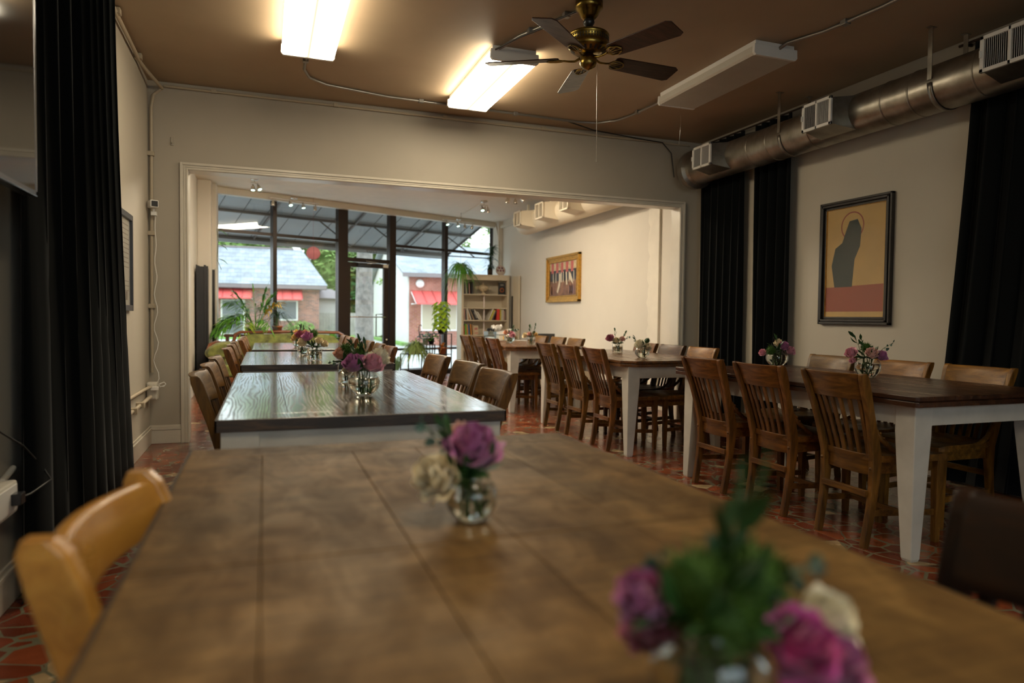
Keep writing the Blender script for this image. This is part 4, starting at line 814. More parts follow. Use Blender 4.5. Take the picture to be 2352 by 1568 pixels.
# golden two-rail chair at the lower left
yc = thing('rail_back_chair', 'golden wooden chair with two back rails at the left of the foreground table', 'chair', (.06, 1.12, 0), R(-8)); yc.scale = (.96, .96, .957)
mY = wood('honey_oak', (.34, .15, .025), (.47, .22, .038), (.56, .29, .06), (.25, .38), (26, 4, 26), 1.0, coat=.3, bmp=.04)
for s in (-1, 1):
    rg = []
    for (x, z, d) in ((-.25, 0, .018), (-.20, .30, .024), (-.19, .44, .03), (-.235, .62, .034), (-.285, .78, .036), (-.302, .83, .032), (-.308, .85, .018)):
        rg.append([(x-d, s*.195-.017, z), (x+d, s*.195-.017, z), (x+d, s*.195+.017, z), (x-d, s*.195+.017, z)])
    MB().loft(rg, smooth=False).build('back_post', mY, yc, bevel=.008, seg=3)
    MB().loft([[(.19-a, s*.18-a, z), (.19+a, s*.18-a, z), (.19+a, s*.18+a, z), (.19-a, s*.18+a, z)] for a, z in ((.014, 0), (.02, .42))], smooth=False).build('front_leg', mY, yc, bevel=.003)
    MB().box(-.2, .19, s*.185-.01, s*.185+.01, .16, .19).build('side_stretcher', mY, yc, bevel=.003)
def bowed(z0, z1, x0, x1, bow, th):
    return MB().loft([[(x0-bow*(1-v*v)-th/2, v*.19, z0), (x0-bow*(1-v*v)+th/2, v*.19, z0), (x1-bow*(1-v*v)+th/2, v*.19, z1), (x1-bow*(1-v*v)-th/2, v*.19, z1)] for v in [-1+k/6 for k in range(13)]], smooth=True)
bowed(.745, .835, -.262, -.292, .035, .026).build('crest_rail', mY, yc, bevel=.008, seg=3); bowed(.615, .655, -.228, -.238, .028, .018).build('lower_rail', mY, yc, bevel=.005)
MB().box(-.20, .22, -.205, .205, .42, .45).build('seat', mY, yc, bevel=.01); MB().box(-.17, .18, -.17, .17, .36, .42).build('apron', mY, yc, bevel=.004)

# ============================================================ VASES AND FLOWERS
CACHE = {}
def rose_mesh(seed, m):
    key = ('rose', seed, m)
    if key in CACHE: return CACHE[key]
    q = random.Random(seed); mb = MB(); N = 22
    for k in range(N):
        t = k/(N-1); th0 = k*R(137.5)+q.uniform(-.25, .25); rho = .05+.42*t**.9; half = R(80-38*t)*q.uniform(.9, 1.15); H = .98-.46*t+q.uniform(-.04, .04); curl = .05+max(0, t-.25)*.8*q.uniform(.5, 1.3); skew = q.uniform(-.12, .12)
        def pet(u, v, th0=th0, rho=rho, half=half, H=H, curl=curl, t=t, skew=skew):
            e = 2*u-1; a = th0+e*half*(.75+.25*math.sin(math.pi*v)); ea = abs(e)
            r = rho*(.22+.86*math.sin(min(1, v*1.1)*math.pi*.5)**.7)+curl*max(0, v-.7)**2*2.0*(1-.5*ea)
            r += rho*.10*math.sin(e*5+skew*9)*v*v+.03*ea*v
            z = H*v-.30*H*ea**3*v**2-curl*1.5*max(0, v-.74)**2*(1-.4*ea)+skew*e*v*.4*t
            return (r*math.cos(a), r*math.sin(a), z-.02)
        mb.grid(pet, 9, 8)
    # sepals and the green base
    me = mb.mesh('bloom'); me.materials.append(MATS[m]); CACHE[key] = me; return me
def fluff_mesh(seed, m):
    key = ('fluff', seed, m)
    if key in CACHE: return CACHE[key]
    q = random.Random(seed); mb = MB(); mb.lathe([(.0, -.36)]+[(.33*math.sin(math.pi*i/10), -.33*math.cos(math.pi*i/10)) for i in range(1, 10)]+[(.0, .38)], 14, cap=False)
    for k in range(420):
        z = 1-2*(k+.5)/420; rr_ = math.sqrt(1-z*z); a = k*2.39996; d_ = Vector((rr_*math.cos(a), rr_*math.sin(a), z)); L_ = q.uniform(.36, .56); t_ = d_.orthogonal().normalized(); b_ = d_.cross(t_)
        j = Vector((q.uniform(-.11, .11), q.uniform(-.11, .11), q.uniform(-.11, .11))); p = d_*.32; e = d_*L_+j; w_ = .022
        mb.add([tuple(p+t_*w_), tuple(p+(b_*.87-t_*.5)*w_), tuple(p+(-b_*.87-t_*.5)*w_), tuple(e)], [(0, 1, 3), (1, 2, 3), (2, 0, 3)])
    me = mb.mesh('bloom'); me.materials.append(MATS[m]); CACHE[key] = me; return me
def leaf_mesh(kind, m):
    key = (kind, m)
    if key in CACHE: return CACHE[key]
    def lf(u, v):
        w_ = (math.sin(math.pi*min(1, u*.97+.02))**.75)*(.21 if kind == 'ruscus' else .46)*(1-.25*u if kind == 'ruscus' else 1)
        return (u, (2*v-1)*w_, .05*math.sin(u*3)-.10*u*u+.30*abs(2*v-1)*w_)
    me = MB().grid(lf, 10, 4).mesh('leaf'); me.materials.append(MATS[m]); CACHE[key] = me; return me
def place(name, me, parent, loc, M3, sc):
    o = bpy.data.objects.new(name, me); COL.objects.link(o); o.parent = parent; o.matrix_local = Matrix.Translation(loc) @ M3.to_4x4() @ Matrix.Scale(sc, 4); return o
def frame_to(d, roll_=0.0):
    z = Vector(d).normalized(); x = z.orthogonal().normalized(); y = z.cross(x); m3 = Matrix((x, y, z)).transposed(); return m3 @ Matrix.Rotation(roll_, 3, 'Z')
def frame_x(d, roll_=0.0):
    x = Vector(d).normalized(); z = (Vector((0, 0, 1))-x*x.z); z = z.normalized() if z.length > .05 else x.orthogonal().normalized(); y = z.cross(x); return Matrix((x, y, z)).transposed() @ Matrix.Rotation(roll_, 3, 'X')
VASES={
 'V0':('bowl',0.340,0.462,0.048,0.09,[
   ('rose', 'mauve', -0.05, 0.021, 0.102, 0.045),
   ('rose', 'dusky', -0.025, 0.043, 0.068, 0.055),
   ('rose', 'hot', 0.057, -0.04, 0.072, 0.058),
   ('rose', 'mauve', 0.097, -0.034, 0.047, 0.055),
   ('rose', 'white', 0.115, -0.008, 0.073, 0.05),
   ('fluff', 'green', -0.008, 0.006, 0.113, 0.07),
   ('fluff', 'green', 0.045, 0.008, 0.111, 0.08),
   ('fluff', 'green', 0.005, -0.01, 0.091, 0.075),
   ('ruscus', 'leaf', 0.029, -0.004, 0.188, 0.05),
   ('ruscus', 'leaf', 0.023, 0.018, 0.146, 0.04),
   ('euc', 'leaf', 0.082, -0.026, 0.131, 0.02),
   ('euc', 'leaf', -0.027, 0.035, 0.124, 0.02),
 ]),
 'V1':('bowl',0.315,1.059,0.043,0.078,[
   ('rose', 'cream', -0.060, -0.004, 0.076, 0.072),
   ('rose', 'mauve', 0.003, 0.001, 0.12, 0.082),
   ('rose', 'blush', -0.0, 0.056, 0.125, 0.055),
   ('fluff', 'green', -0.012, 0.005, 0.076, 0.05),
   ('ruscus', 'leaf', -0.042, 0.018, 0.148, 0.05),
   ('euc', 'leaf', -0.076, 0.031, 0.161, 0.018),
 ]),
 'V2':('bowl',0.388,2.878,0.066,0.11,[
   ('rose', 'mauve', -0.043, -0.014, 0.135, 0.082),
   ('rose', 'pink', 0.032, -0.02, 0.134, 0.085),
   ('rose', 'white', 0.069, 0.031, 0.153, 0.085),
   ('fluff', 'green', -0.012, 0.051, 0.171, 0.06),
   ('ruscus', 'leaf', -0.015, 0.043, 0.229, 0.045),
   ('ruscus', 'leaf', -0.044, 0.053, 0.211, 0.04),
   ('ruscus', 'leaf', 0.009, 0.034, 0.217, 0.035),
 ]),
 'V2b':('jar',0.385,3.416,0.05,0.105,[
   ('rose', 'peach', -0.038, -0.004, 0.145, 0.062),
   ('rose', 'cream', 0.001, -0.042, 0.067, 0.055),
   ('fluff', 'green', -0.008, 0.007, 0.163, 0.08),
   ('euc', 'leaf', -0.082, 0.032, 0.101, 0.02),
 ]),
 'V3':('jar',0.349,5.249,0.053,0.1,[
   ('rose', 'mauve', -0.053, 0.002, 0.172, 0.075),
   ('rose', 'cream', 0.028, -0.038, 0.144, 0.055),
   ('rose', 'cream', 0.066, -0.021, 0.121, 0.06),
   ('rose', 'cream', -0.088, 0.035, 0.129, 0.07),
   ('fluff', 'green', -0.004, 0.039, 0.193, 0.07),
   ('ruscus', 'leaf', -0.029, 0.038, 0.219, 0.035),
 ]),
 'V3b':('bowl',0.305,5.947,0.05,0.09,[
   ('rose', 'dusky', -0.028, -0.006, 0.169, 0.075),
   ('rose', 'peach', 0.014, 0.0, 0.18, 0.06),
   ('rose', 'yellow', -0.061, 0.026, 0.15, 0.055),
   ('ruscus', 'leaf', -0.023, 0.036, 0.226, 0.05),
   ('ruscus', 'leaf', 0.002, 0.038, 0.219, 0.045),
 ]),
 'V4':('bowl',0.319,7.402,0.05,0.09,[
   ('rose', 'yellow', -0.038, 0.016, 0.084, 0.055),
   ('rose', 'yellow', -0.008, 0.007, 0.156, 0.05),
   ('ruscus', 'leaf', -0.058, 0.047, 0.155, 0.04),
 ]),
 'R3a':('bowl',2.969,8.323,0.07,0.13,[
   ('rose', 'pink', 0.017, -0.048, 0.112, 0.08),
   ('rose', 'peach', -0.043, 0.017, 0.138, 0.065),
   ('rose', 'cream', 0.083, 0.001, 0.072, 0.05),
   ('ruscus', 'leaf', 0.053, 0.006, 0.206, 0.05),
   ('euc', 'leaf', 0.099, -0.033, 0.179, 0.03),
 ]),
 'R3b':('jar',3.053,7.770,0.05,0.11,[
   ('rose', 'blush', -0.035, -0.028, 0.132, 0.055),
   ('rose', 'cream', -0.071, 0.027, 0.115, 0.065),
   ('rose', 'yellow', 0.049, -0.016, 0.127, 0.06),
   ('ruscus', 'leaf', -0.008, 0.029, 0.21, 0.06),
   ('ruscus', 'leaf', 0.057, 0.007, 0.243, 0.04),
 ]),
 'R2a':('jar',3.233,5.929,0.051,0.095,[
   ('rose', 'dusky', -0.078, 0.01, 0.142, 0.075),
   ('rose', 'cream', -0.023, -0.021, 0.122, 0.062),
   ('rose', 'blush', 0.038, -0.022, 0.135, 0.055),
   ('ruscus', 'leaf', -0.015, 0.033, 0.218, 0.04),
   ('ruscus', 'leaf', 0.085, -0.004, 0.194, 0.04),
   ('euc', 'leaf', 0.111, -0.036, 0.161, 0.02),
 ]),
 'R2b':('bowl',3.027,5.114,0.063,0.1,[
   ('rose', 'white', -0.039, -0.027, 0.114, 0.085),
   ('rose', 'cream', 0.03, -0.031, 0.092, 0.065),
   ('ruscus', 'leaf', -0.064, 0.027, 0.164, 0.04),
   ('fluff', 'darkgreen', 0.056, 0.014, 0.146, 0.05),
 ]),
 'R1a':('bowl',3.490,4.015,0.078,0.125,[
   ('rose', 'mauve', 0.029, -0.038, 0.147, 0.07),
   ('rose', 'pink', 0.094, -0.031, 0.113, 0.065),
   ('rose', 'cream', 0.033, 0.025, 0.165, 0.065),
   ('rose', 'pink', -0.075, 0.062, 0.096, 0.055),
   ('fluff', 'green', -0.063, -0.006, 0.116, 0.075),
   ('ruscus', 'leaf', 0.01, 0.024, 0.202, 0.045),
 ]),
 'R1b':('bowl',3.351,3.091,0.073,0.125,[
   ('rose', 'blush', -0.006, -0.034, 0.146, 0.07),
   ('rose', 'mauve', 0.072, -0.031, 0.13, 0.065),
   ('rose', 'pink', -0.097, 0.031, 0.145, 0.065),
   ('rose', 'pink', -0.098, 0.019, 0.1, 0.035),
   ('fluff', 'green', 0.018, 0.033, 0.173, 0.07),
   ('ruscus', 'leaf', -0.077, 0.038, 0.248, 0.05),
   ('ruscus', 'leaf', -0.017, 0.037, 0.228, 0.04),
   ('euc', 'leaf', 0.148, -0.045, 0.21, 0.022),
 ]),
}

VDESC = {'V0': 'nearest cut-off vase', 'V1': 'foreground table vase', 'V2': 'big round vase', 'V2b': 'jar behind the big round vase', 'V3': 'jar on third left-row table',
         'V3b': 'bowl behind the third-table jar', 'V4': 'farthest left-row bowl', 'R3a': 'farthest right-row bowl', 'R3b': 'farthest right-row jar', 'R2a': 'middle right table jar', 'R2b': 'middle right table bowl',
         'R1a': 'farther walnut table bowl', 'R1b': 'nearer walnut table bowl'}
VLAB = {'V0': 'clear round glass vase nearest the camera at the bottom edge', 'V1': 'small clear round vase standing on the foreground table', 'V2': 'big clear round glass vase on the dark glossy table', 'V2b': 'clear glass jar standing right behind the big round vase', 'V3': 'clear glass jar with shoulders on the third left-row table',
        'V3b': 'little clear glass bowl behind the shouldered jar', 'V4': 'clear glass bowl on the farthest left-row table', 'R3a': 'clear round glass bowl on the farthest right table', 'R3b': 'clear glass jar on the farthest right table', 'R2a': 'clear glass jar on the middle right table',
        'R2b': 'clear round glass bowl on the middle right table', 'R1a': 'clear round glass bowl at the far end of the walnut table', 'R1b': 'clear round glass bowl at the middle of the walnut table'}
CNAME = dict(mauve='mauve', pink='pink', peach='peach', blush='pale pink', cream='cream', white='white', yellow='yellow', dusky='dark pink', hot='bright pink')
ZT = .7605; used = {}
def uniq(l):
    used[l] = used.get(l, 0)+1
    return l
def build_vase(key, kind, vx, vy, vr, vh, els):
    v = thing('glass_vase', VLAB[key], 'vase', (vx, vy, ZT), 0, 'glass vases on the dining tables')
    if kind == 'bowl':
        nk = vr*.62; c = vh*.50; prof = [(0, .0), (vr*.48, .0), (vr*.56, .002)]
        for i in range(3, 15):
            a = -math.pi/2+math.pi*i/16.2; prof.append((vr*math.cos(a) if i > 4 else max(vr*.56, vr*math.cos(a)), c+(vh*.52)*math.sin(a)))
        prof = [p for p in prof if p[1] <= vh*.93]+[(nk, vh*.965), (nk*1.12, vh)]
        wp = [(0, .004)]+[(r_*.955, max(z, .004)) for r_, z in prof[2:] if z < vh*.66]; zw = vh*.66; wp += [(vr*.93, zw), (0, zw)]
    else:
        prof = [(0, 0), (vr*.93, 0), (vr, .006), (vr, vh*.78), (vr*.92, vh*.86), (vr*.70, vh*.93), (vr*.70, vh*.97), (vr*.78, vh)]
        zw = vh*.62; wp = [(0, .006), (vr*.94, .006), (vr*.955, .012), (vr*.955, zw), (0, zw)]
    MB().lathe(prof, 36, cap=False).build('glass', 'vase_glass', v)
    MB().lathe([(.0, .0005), (vr*.5, .0005), (vr*.5, .0035), (.0, .0035)], 28, cap=False).build('base', 'vase_glass', v)
    MB().lathe(wp, 36, cap=False).build('water', 'water', v)
    fb = thing('foliage_bunch', 'dark leaves under the blooms of the '+VDESC[key], 'foliage', (vx, vy, ZT), 0, 'leaves in the vases')
    for j in range(9):
        a2 = j*2.4; ld = Vector((math.cos(a2), math.sin(a2), .45+.5*(j % 3))); q_ = Vector((.35*vr*math.cos(a2), .35*vr*math.sin(a2), vh*.95+.010*(j % 3)))
        place('leaf', leaf_mesh('ruscus', 'leaf_dark'), fb, q_, frame_x(ld, .5*j), .058 if vr > .045 else .045)
        if j < 4: MB().tube([(0.3*vr*math.cos(a2), .3*vr*math.sin(a2), .012), tuple(q_)], .0018, 5).build('stem', 'stem_green', fb)
    for k, (kd, col, dx, dy, dz, s) in enumerate(els):
        mouth = Vector((0, 0, vh*.95)); p = Vector((dx, dy, dz)); rad = Vector((dx, dy, 0))
        ang = random.Random(k*7+int(vx*100)).uniform(0, 6.28)
        bot = Vector((.35*vr*math.cos(ang), .35*vr*math.sin(ang), .012))
        mr = min(vr*.4, rad.length*.5); md = (rad.normalized()*mr if rad.length > 1e-3 else Vector((0, 0, 0))); mpt = Vector((md.x, md.y, vh*.93))
        d_ = (p-mpt); d_ = d_.normalized() if d_.length > .004 else Vector((0, 0, 1)); d_.z = max(d_.z, .15)
        # where is it on the bouquet, seen from the room
        rgt = Vector((vy, -vx, 0)).normalized(); side = rad.dot(rgt); dep = rad.dot(Vector((vx, vy, 0)).normalized())
        where = ('at the left of' if side < -.02 else 'at the right of' if side > .02 else 'in the middle of')
        fb = 'low ' if dz < vh*1.12 else ''
        if kd in ('rose', 'fluff'):
            size = 'large ' if s > .072 else ('small ' if s < .052 else '')
            if kd == 'rose':
                lab = f'{size}{CNAME[col]} rose {where} the {VDESC[key]}'; nm, cat, grp = 'rose', 'flower', 'roses in the vases'
            else:
                lab = f'{size}fluffy green flower {where} the {VDESC[key]}'; nm, cat, grp = 'green_trick_flower', 'flower', 'fluffy green flowers in the vases'
            if lab in used: lab += ', '+('higher up' if dz > used[lab] else 'lower down')
            used[lab] = dz
            f = thing(nm, lab, cat, (vx, vy, ZT), 0, grp)
            tilt = (d_*.55+Vector((0, 0, .55))+(-Vector((vx, vy, 0)).normalized()*.62)).normalized()
            cen = p-tilt*s*.42
            if kd == 'rose': place('bloom', rose_mesh(k % 3+1, 'petal_'+col), f, cen, frame_to(tilt, k*1.3), s*1.05)
            else: place('bloom', fluff_mesh(k % 2+1, 'fluff_'+col), f, p, frame_to(tilt, k*1.3), s); cen = p
            MB().tube([bot, mpt*.5+bot*.5, mpt, (mpt+cen)/2+Vector((0, 0, .003)), cen], .0022, 6).build('stem', 'stem_green', f)
            if kd == 'rose':
                for j in range(3):
                    a2 = ang+j*2.6; ld = Vector((math.cos(a2), math.sin(a2), .25)); place('leaf', leaf_mesh('ruscus', 'leaf_dark'), f, mpt*.92+Vector((0, 0, .004)), frame_x(ld, .3*j), .058)
                    place('leaf', leaf_mesh('ruscus', 'leaf_dark'), f, Vector((bot.x, bot.y, vh*(.26+.16*j))), frame_x((math.cos(a2+1), math.sin(a2+1), .5)), vr*.62)
        else:
            rus = kd == 'ruscus'; big = 'upright leafy sprig' if rus else 'round-leaved eucalyptus sprig'
            lab = f'{big} {where} the {VDESC[key]}'
            if lab in used: lab += ', '+('higher up' if dz > used[lab] else 'lower down')
            used[lab] = dz
            f = thing('leafy_sprig' if rus else 'eucalyptus_sprig', lab, 'foliage', (vx, vy, ZT), 0, 'sprigs in the vases')
            mid = (mpt+p)/2+Vector((0, 0, .01)); path = [bot, mpt, mid, p]
            MB().tube(path, [.0018, .0016, .0013, .0006], 5).build('stem', 'stem_green', f)
            n_ = 6 if rus else 9
            for j in range(n_):
                u = j/(n_-1); q_ = (mid.lerp(p, (u-.0)/1.0) if rus else mpt.lerp(p, .25+.75*u)); dirr = (p-mid).normalized(); a2 = j*2.4+k
                o1 = dirr.orthogonal().normalized(); o2 = dirr.cross(o1); ld = dirr*(1.0+u*2.0 if rus else .4)+(o1*math.cos(a2)+o2*math.sin(a2))*.8
                place('leaf', leaf_mesh('ruscus' if rus else 'euc', 'leaf_dark' if rus else 'leaf_euc'), f, q_, frame_x(ld, a2*.5), s*(.95 if rus else 1.0)*(.8+.3*math.sin(j*2)))
for key, (kind, vx, vy, vr, vh, els) in VASES.items(): build_vase(key, kind, vx, vy, vr, vh, els)

# ============================================================ FRONT ROOM
# track lights
def track(name, label, loc, rz, heads, bar=.0, drop=.06):
    t_ = thing(name, label, 'spotlight', loc, rz, 'spotlight clusters on the front room ceiling')
    MB().lathe([(0, 0), (.055, 0), (.055, -.02), (.045, -.028), (0, -.03)], 24).build('canopy', 'chrome', t_)
    MB().tube([(0, 0, -.02), (0, 0, -drop)], .008).tube([(-bar, 0, -drop), (bar, 0, -drop)], .007).build('bar', 'chrome', t_)
    for (hx, ax, az, lit) in heads:
        hd = MB(); hd.M = Matrix.Translation((hx, 0, -drop)) @ Matrix.Rotation(az, 4, 'Z') @ Matrix.Rotation(ax, 4, 'X')
        hd.lathe([(0, -.015), (.010, -.02), (.012, -.05), (.024, -.06), (.028, -.10), (.033, -.115), (.030, -.118), (.024, -.10)], 18, cap=False); h_ = hd.build('lamp_head', 'chrome', t_)
        bb = MB(); bb.M = hd.M.copy(); bb.lathe([(0, -.104), (.026, -.106), (.026, -.112), (0, -.114)], 16, cap=False); bb.build('bulb', 'bulb_cool' if lit else 'bulb_off', h_)
track('spotlight_cluster', 'lit spotlight cluster at the left of the front room ceiling', (-.13, 10.35, ZC), 0, ((-.02, R(-20), 0, True), (.03, R(-35), R(40), True), (.05, R(-10), R(90), False)), .05, .07)
track('spotlight_bar', 'bar of four spotlights above the second window bay', (.44, 11.40, ZC-.06), SA, ((-.33, R(15), 0, False), (-.08, R(-35), 0, True), (.14, R(-20), 0, True), (.36, R(10), 0, False)), .42, .05)
track('spotlight_bar', 'bar of four spotlights above the rightmost window bays', (3.45, 12.58, ZC-.06), SA, ((-.30, R(-30), 0, True), (-.05, R(-25), 0, True), (.14, R(0), 0, False), (.34, R(25), 0, False)), .38, .05)
track('spotlight_cluster', 'chrome spotlight cluster near the painted duct, one lamp lit', (3.40, 10.85, ZC), 0, ((-.04, R(-30), 0, True), (.03, R(20), R(50), False), (.06, R(10), R(-60), False)), .07, .07)
track('spotlight_cluster', 'chrome spotlight cluster just under the opening edge, over the duct end', (3.58, 9.95, ZC), 0, ((-.09, R(10), 0, False), (-.05, R(25), R(30), False), (.04, R(0), R(60), False), (.09, R(-50), R(80), True)), .10, .05)
conduit('conduit', [(3.4, 10.9, 2.985), (3.45, 12.3, 2.985), (3.45, 12.6, 2.96)], .008, 'far_ceiling_paint', 'pale pipe between the two right-hand spotlights on the front ceiling')
conduit('conduit', [(4.36, 13.1, 2.96), (4.40, 13.0, 2.6), (4.40, 13.0, 1.95)], .010, 'conduit_paint', 'painted pipe down the far right corner to the shelf')
# folding screen
fs = thing('folding_screen', 'tall black folding screen at the left end of the shop windows', 'screen', (-.70, 10.9, 0))
zz = [(-.18, -.62), (-.06, -.60), (-.17, -.44), (-.05, -.38), (-.15, -.22), (-.03, -.12), (-.12, .0), (.03, .10)]
for k in range(7):
    (xa, ya), (xb, yb) = zz[k], zz[k+1]; L_ = math.hypot(xb-xa, yb-ya); an = math.atan2(yb-ya, xb-xa)
    pm = MB(); pm.M = Matrix.Translation((xa, ya, 0)) @ Matrix.Rotation(an, 4, 'Z')
    pm.box(.005, L_-.005, -.008, .008, .04, 1.74-.01*(k % 2)).box(.002, .022, -.012, .012, 0, 1.76).box(L_-.022, L_-.002, -.012, .012, 0, 1.76); pm.build('panel', mat('screen_black', (.006, .0065, .009), .5), fs, bevel=.003)
tag(MB().box(XL+.001, XL+.02, 7.9, 8.5, 1.2, 2.3).build('wall_hanging', mat('hanging_cloth', (.25, .22, .2), .9, var=.6, vscale=5)), 'patterned cloth hanging just inside the opening on the left wall', 'wall hanging')
# settee
st = thing('settee', 'green upholstered antique settee with carved dark wood trim', 'settee', (.35, 10.35, 0))
def arm(s):
    # scrolled arm
    rg = []
    for y in (-.55, -.50, .1, .15):
        c = .13 if y in (-.50, .1) else .10; rg.append([(s*.90+c*1.5*math.cos(a), y, .60+c*.85*math.sin(a)-.03*math.cos(a)*s) for a in [2*math.pi*k/16 for k in range(16)]])
    return MB().loft(rg).box(s*.90-.07, s*.90+.07, -.5, .1, .25, .56)
arm(-1).build('arm', 'green_velvet', st, bevel=.02); arm(1).build('arm', 'green_velvet', st, bevel=.02)
MB().box(-.92, .92, -.52, .12, .24, .42).build('seat', 'green_velvet', st, bevel=.04, seg=4)
MB().loft([[(x, y0, .3), (x, y0+.10, .3), (x, y0+.13, z), (x, y0+.04, z+.01)] for x, y0, z in ((-.92, .02, .64), (-.72, .06, .67), (-.62, .06, .78), (-.5, .06, .80), (0, .06, .81), (.5, .06, .80), (.62, .06, .77), (.72, .06, .67), (.92, .02, .64))], smooth=True).build('back_cushion', 'green_velvet', st, bevel=.01)
tp = [(-1.06, -.50, .60), (-1.03, -.45, .68), (-.98, -.1, .71), (-.92, .08, .69), (-.82, .12, .67), (-.76, .13, .71), (-.74, .14, .80), (-.68, .14, .835), (0, .15, .845), (.68, .14, .835), (.74, .14, .80), (.76, .13, .71), (.82, .12, .67), (.92, .08, .69), (.98, -.1, .71), (1.03, -.45, .68), (1.06, -.50, .60)]
MB().tube(tp, [.018, .024, .02, .018, .02, .024, .028, .022, .022, .022, .028, .024, .02, .018, .02, .024, .018], 8).build('top_rail', 'settee_wood', st)
MB().box(-.93, .93, -.54, -.52, .18, .25).box(-.93, .93, .12, .14, .18, .3).build('seat_rail', 'settee_wood', st, bevel=.008)
for sx in (-1, 1):
    for y in (-.5, .1): MB().lathe([(.03, .2), (.035, .15), (.02, .08), (.026, .02), (.02, 0)], 14).build('leg', 'settee_wood', st, loc=(sx*.88, y, 0))
# plant bench behind the settee
pb = thing('plant_bench', 'narrow bench behind the settee carrying the potted palms', 'bench', (.05, 10.86, 0)); MB().box(-.6, .6, -.15, .15, .76, .80).build('top', 'settee_wood', pb, bevel=.004)
for sx in (-1, 1):
    for sy in (-1, 1): MB().box(sx*.56-.02, sx*.56+.02, sy*.12-.02, sy*.12+.02, 0, .76).build('leg', 'settee_wood', pb, bevel=.002)
def blade(mb, p, d, L_, w_, droop, segs=5, up_=Vector((0, 0, 1))):
    d = Vector(d).normalized(); side = d.cross(up_); side = side.normalized() if side.length > .01 else Vector((1, 0, 0)); vs = []; p = Vector(p)
    for i in range(segs+1):
        u = i/segs; c = p+d*L_*u+Vector((0, 0, -droop*L_*u*u)); ww = w_*math.sin(math.pi*min(1, .12+u*.88))**.8*(1-.2*u) if i < segs else .0003; vs += [tuple(c-side*ww), tuple(c+side*ww+Vector((0, 0, ww*.3)))]
    mb.add(vs, [(2*i, 2*i+1, 2*i+3, 2*i+2) for i in range(segs)], True)
def frond(parent, m, az, el, L_, droop, nl, ll, lw, base_=(0, 0, 0), stem_m='stem_green', start=.35, name='frond'):
    mb = MB(); d = Vector((math.cos(az)*math.cos(el), math.sin(az)*math.cos(el), math.sin(el))); P = [Vector(base_)+d*L_*u+Vector((0, 0, -droop*L_*u*u)) for u in [k/10 for k in range(11)]]
    mb.tube(P, [.007-.0055*k/10 for k in range(11)], 5)
    for k in range(nl):
        u = start+(1-start)*k/(nl-1); i = min(9, int(u*10)); q = P[i].lerp(P[i+1], u*10-i) if i < 10 else P[10]; tn = (P[i+1]-P[i]).normalized(); sd = tn.cross(Vector((0, 0, 1))).normalized(); l_ = ll*(.55+.6*math.sin(math.pi*min(1, .25+.75*(k/nl))))
        for s in (-1, 1): blade(mb, q, tn*.55+sd*s*.75+Vector((0, 0, rr.uniform(-.35, .4))), l_*rr.uniform(.85, 1.15), lw, .35)
    blade(mb, P[10], P[10]-P[9], ll, lw, .2)
    return mb.build(name, m, parent)
pm = thing('potted_palm', 'large feathery palm in a pale pot behind the settee, one frond yellow', 'plant', (-.12, 10.86, .80))
MB().lathe([(0, 0), (.11, 0), (.14, .08), (.145, .10), (.13, .10), (.12, .08), (0, .08)], 24, cap=False).build('pot', 'pot_grey', pm); MB().lathe([(0, .082), (.12, .084)], 20, cap=False).build('soil', 'soil', pm)
for (az, el, L_, dr, m) in ((175, 55, .95, .85, 'leaf_mid'), (160, 42, .80, .75, 'leaf_lime'), (185, 70, .80, .30, 'leaf_mid'), (140, 62, .72, .3, 'leaf_mid'), (200, 35, .66, .7, 'leaf_mid'), (100, 76, .74, .25, 'leaf_mid'), (10, 72, .82, .30, 'leaf_mid'), (-10, 80, .72, .2, 'leaf_mid'), (-20, 62, .70, .35, 'leaf_yellow'), (215, 60, .6, .6, 'leaf_mid'), (172, 66, .92, .5, 'leaf_mid'), (150, 50, .85, .65, 'leaf_lime'), (30, 66, .7, .4, 'leaf_mid'), (190, 48, .86, .8, 'leaf_mid'), (270, 68, .6, .4, 'leaf_mid'), (-60, 50, .55, .7, 'leaf_mid'), (240, 45, .5, .8, 'leaf_lime')):
    frond(pm, m, R(az), R(el), L_, dr, 21, .22, .0095, (.02*math.cos(R(az)), .02*math.sin(R(az)), .09))
p2 = thing('potted_palm', 'small dark grassy palm in a terracotta pot behind the settee', 'plant', (.18, 10.88, .80))
MB().lathe([(0, 0), (.055, 0), (.07, .10), (.078, .10), (.078, .125), (.068, .125), (.06, .10), (0, .10)], 24, cap=False).build('pot', 'terracotta', p2); MB().lathe([(0, .102), (.06, .104)], 20, cap=False).build('soil', 'soil', p2)
MB().tube([(0, 0, .1), (0, 0, .25)], [.03, .02], 10).build('trunk', 'bark', p2); mb = MB()
for k in range(90): a = rr.uniform(0, 6.28); e = rr.uniform(.2, 1.4); blade(mb, (0, 0, .25), (math.cos(a)*math.cos(e), math.sin(a)*math.cos(e), math.sin(e)), rr.uniform(.28, .45), .005, rr.uniform(.5, 1.1), 7)
mb.build('leaves', 'leaf_dark', p2)
p3 = thing('rubber_plant', 'young broad-leaved plant peeping over the table before the window', 'plant', (.98, 11.0, 0)); MB().lathe([(0, 0), (.10, 0), (.13, .25), (.12, .25), (.10, .22), (0, .22)], 20, cap=False).build('pot', 'pot_grey', p3)
MB().tube([(0, 0, .2), (.01, 0, .72)], .006).build('stem', 'stem_green', p3)
for (a, e, s) in ((160, 60, .20), (40, 65, .15), (190, 5, .24), (10, 8, .2), (90, 30, .18)): place('leaf', leaf_mesh('euc', 'leaf_mid'), p3, Vector((.01, 0, .70)), frame_x((math.cos(R(a))*math.cos(R(e)), math.sin(R(a))*math.cos(R(e)), math.sin(R(e)))), s)
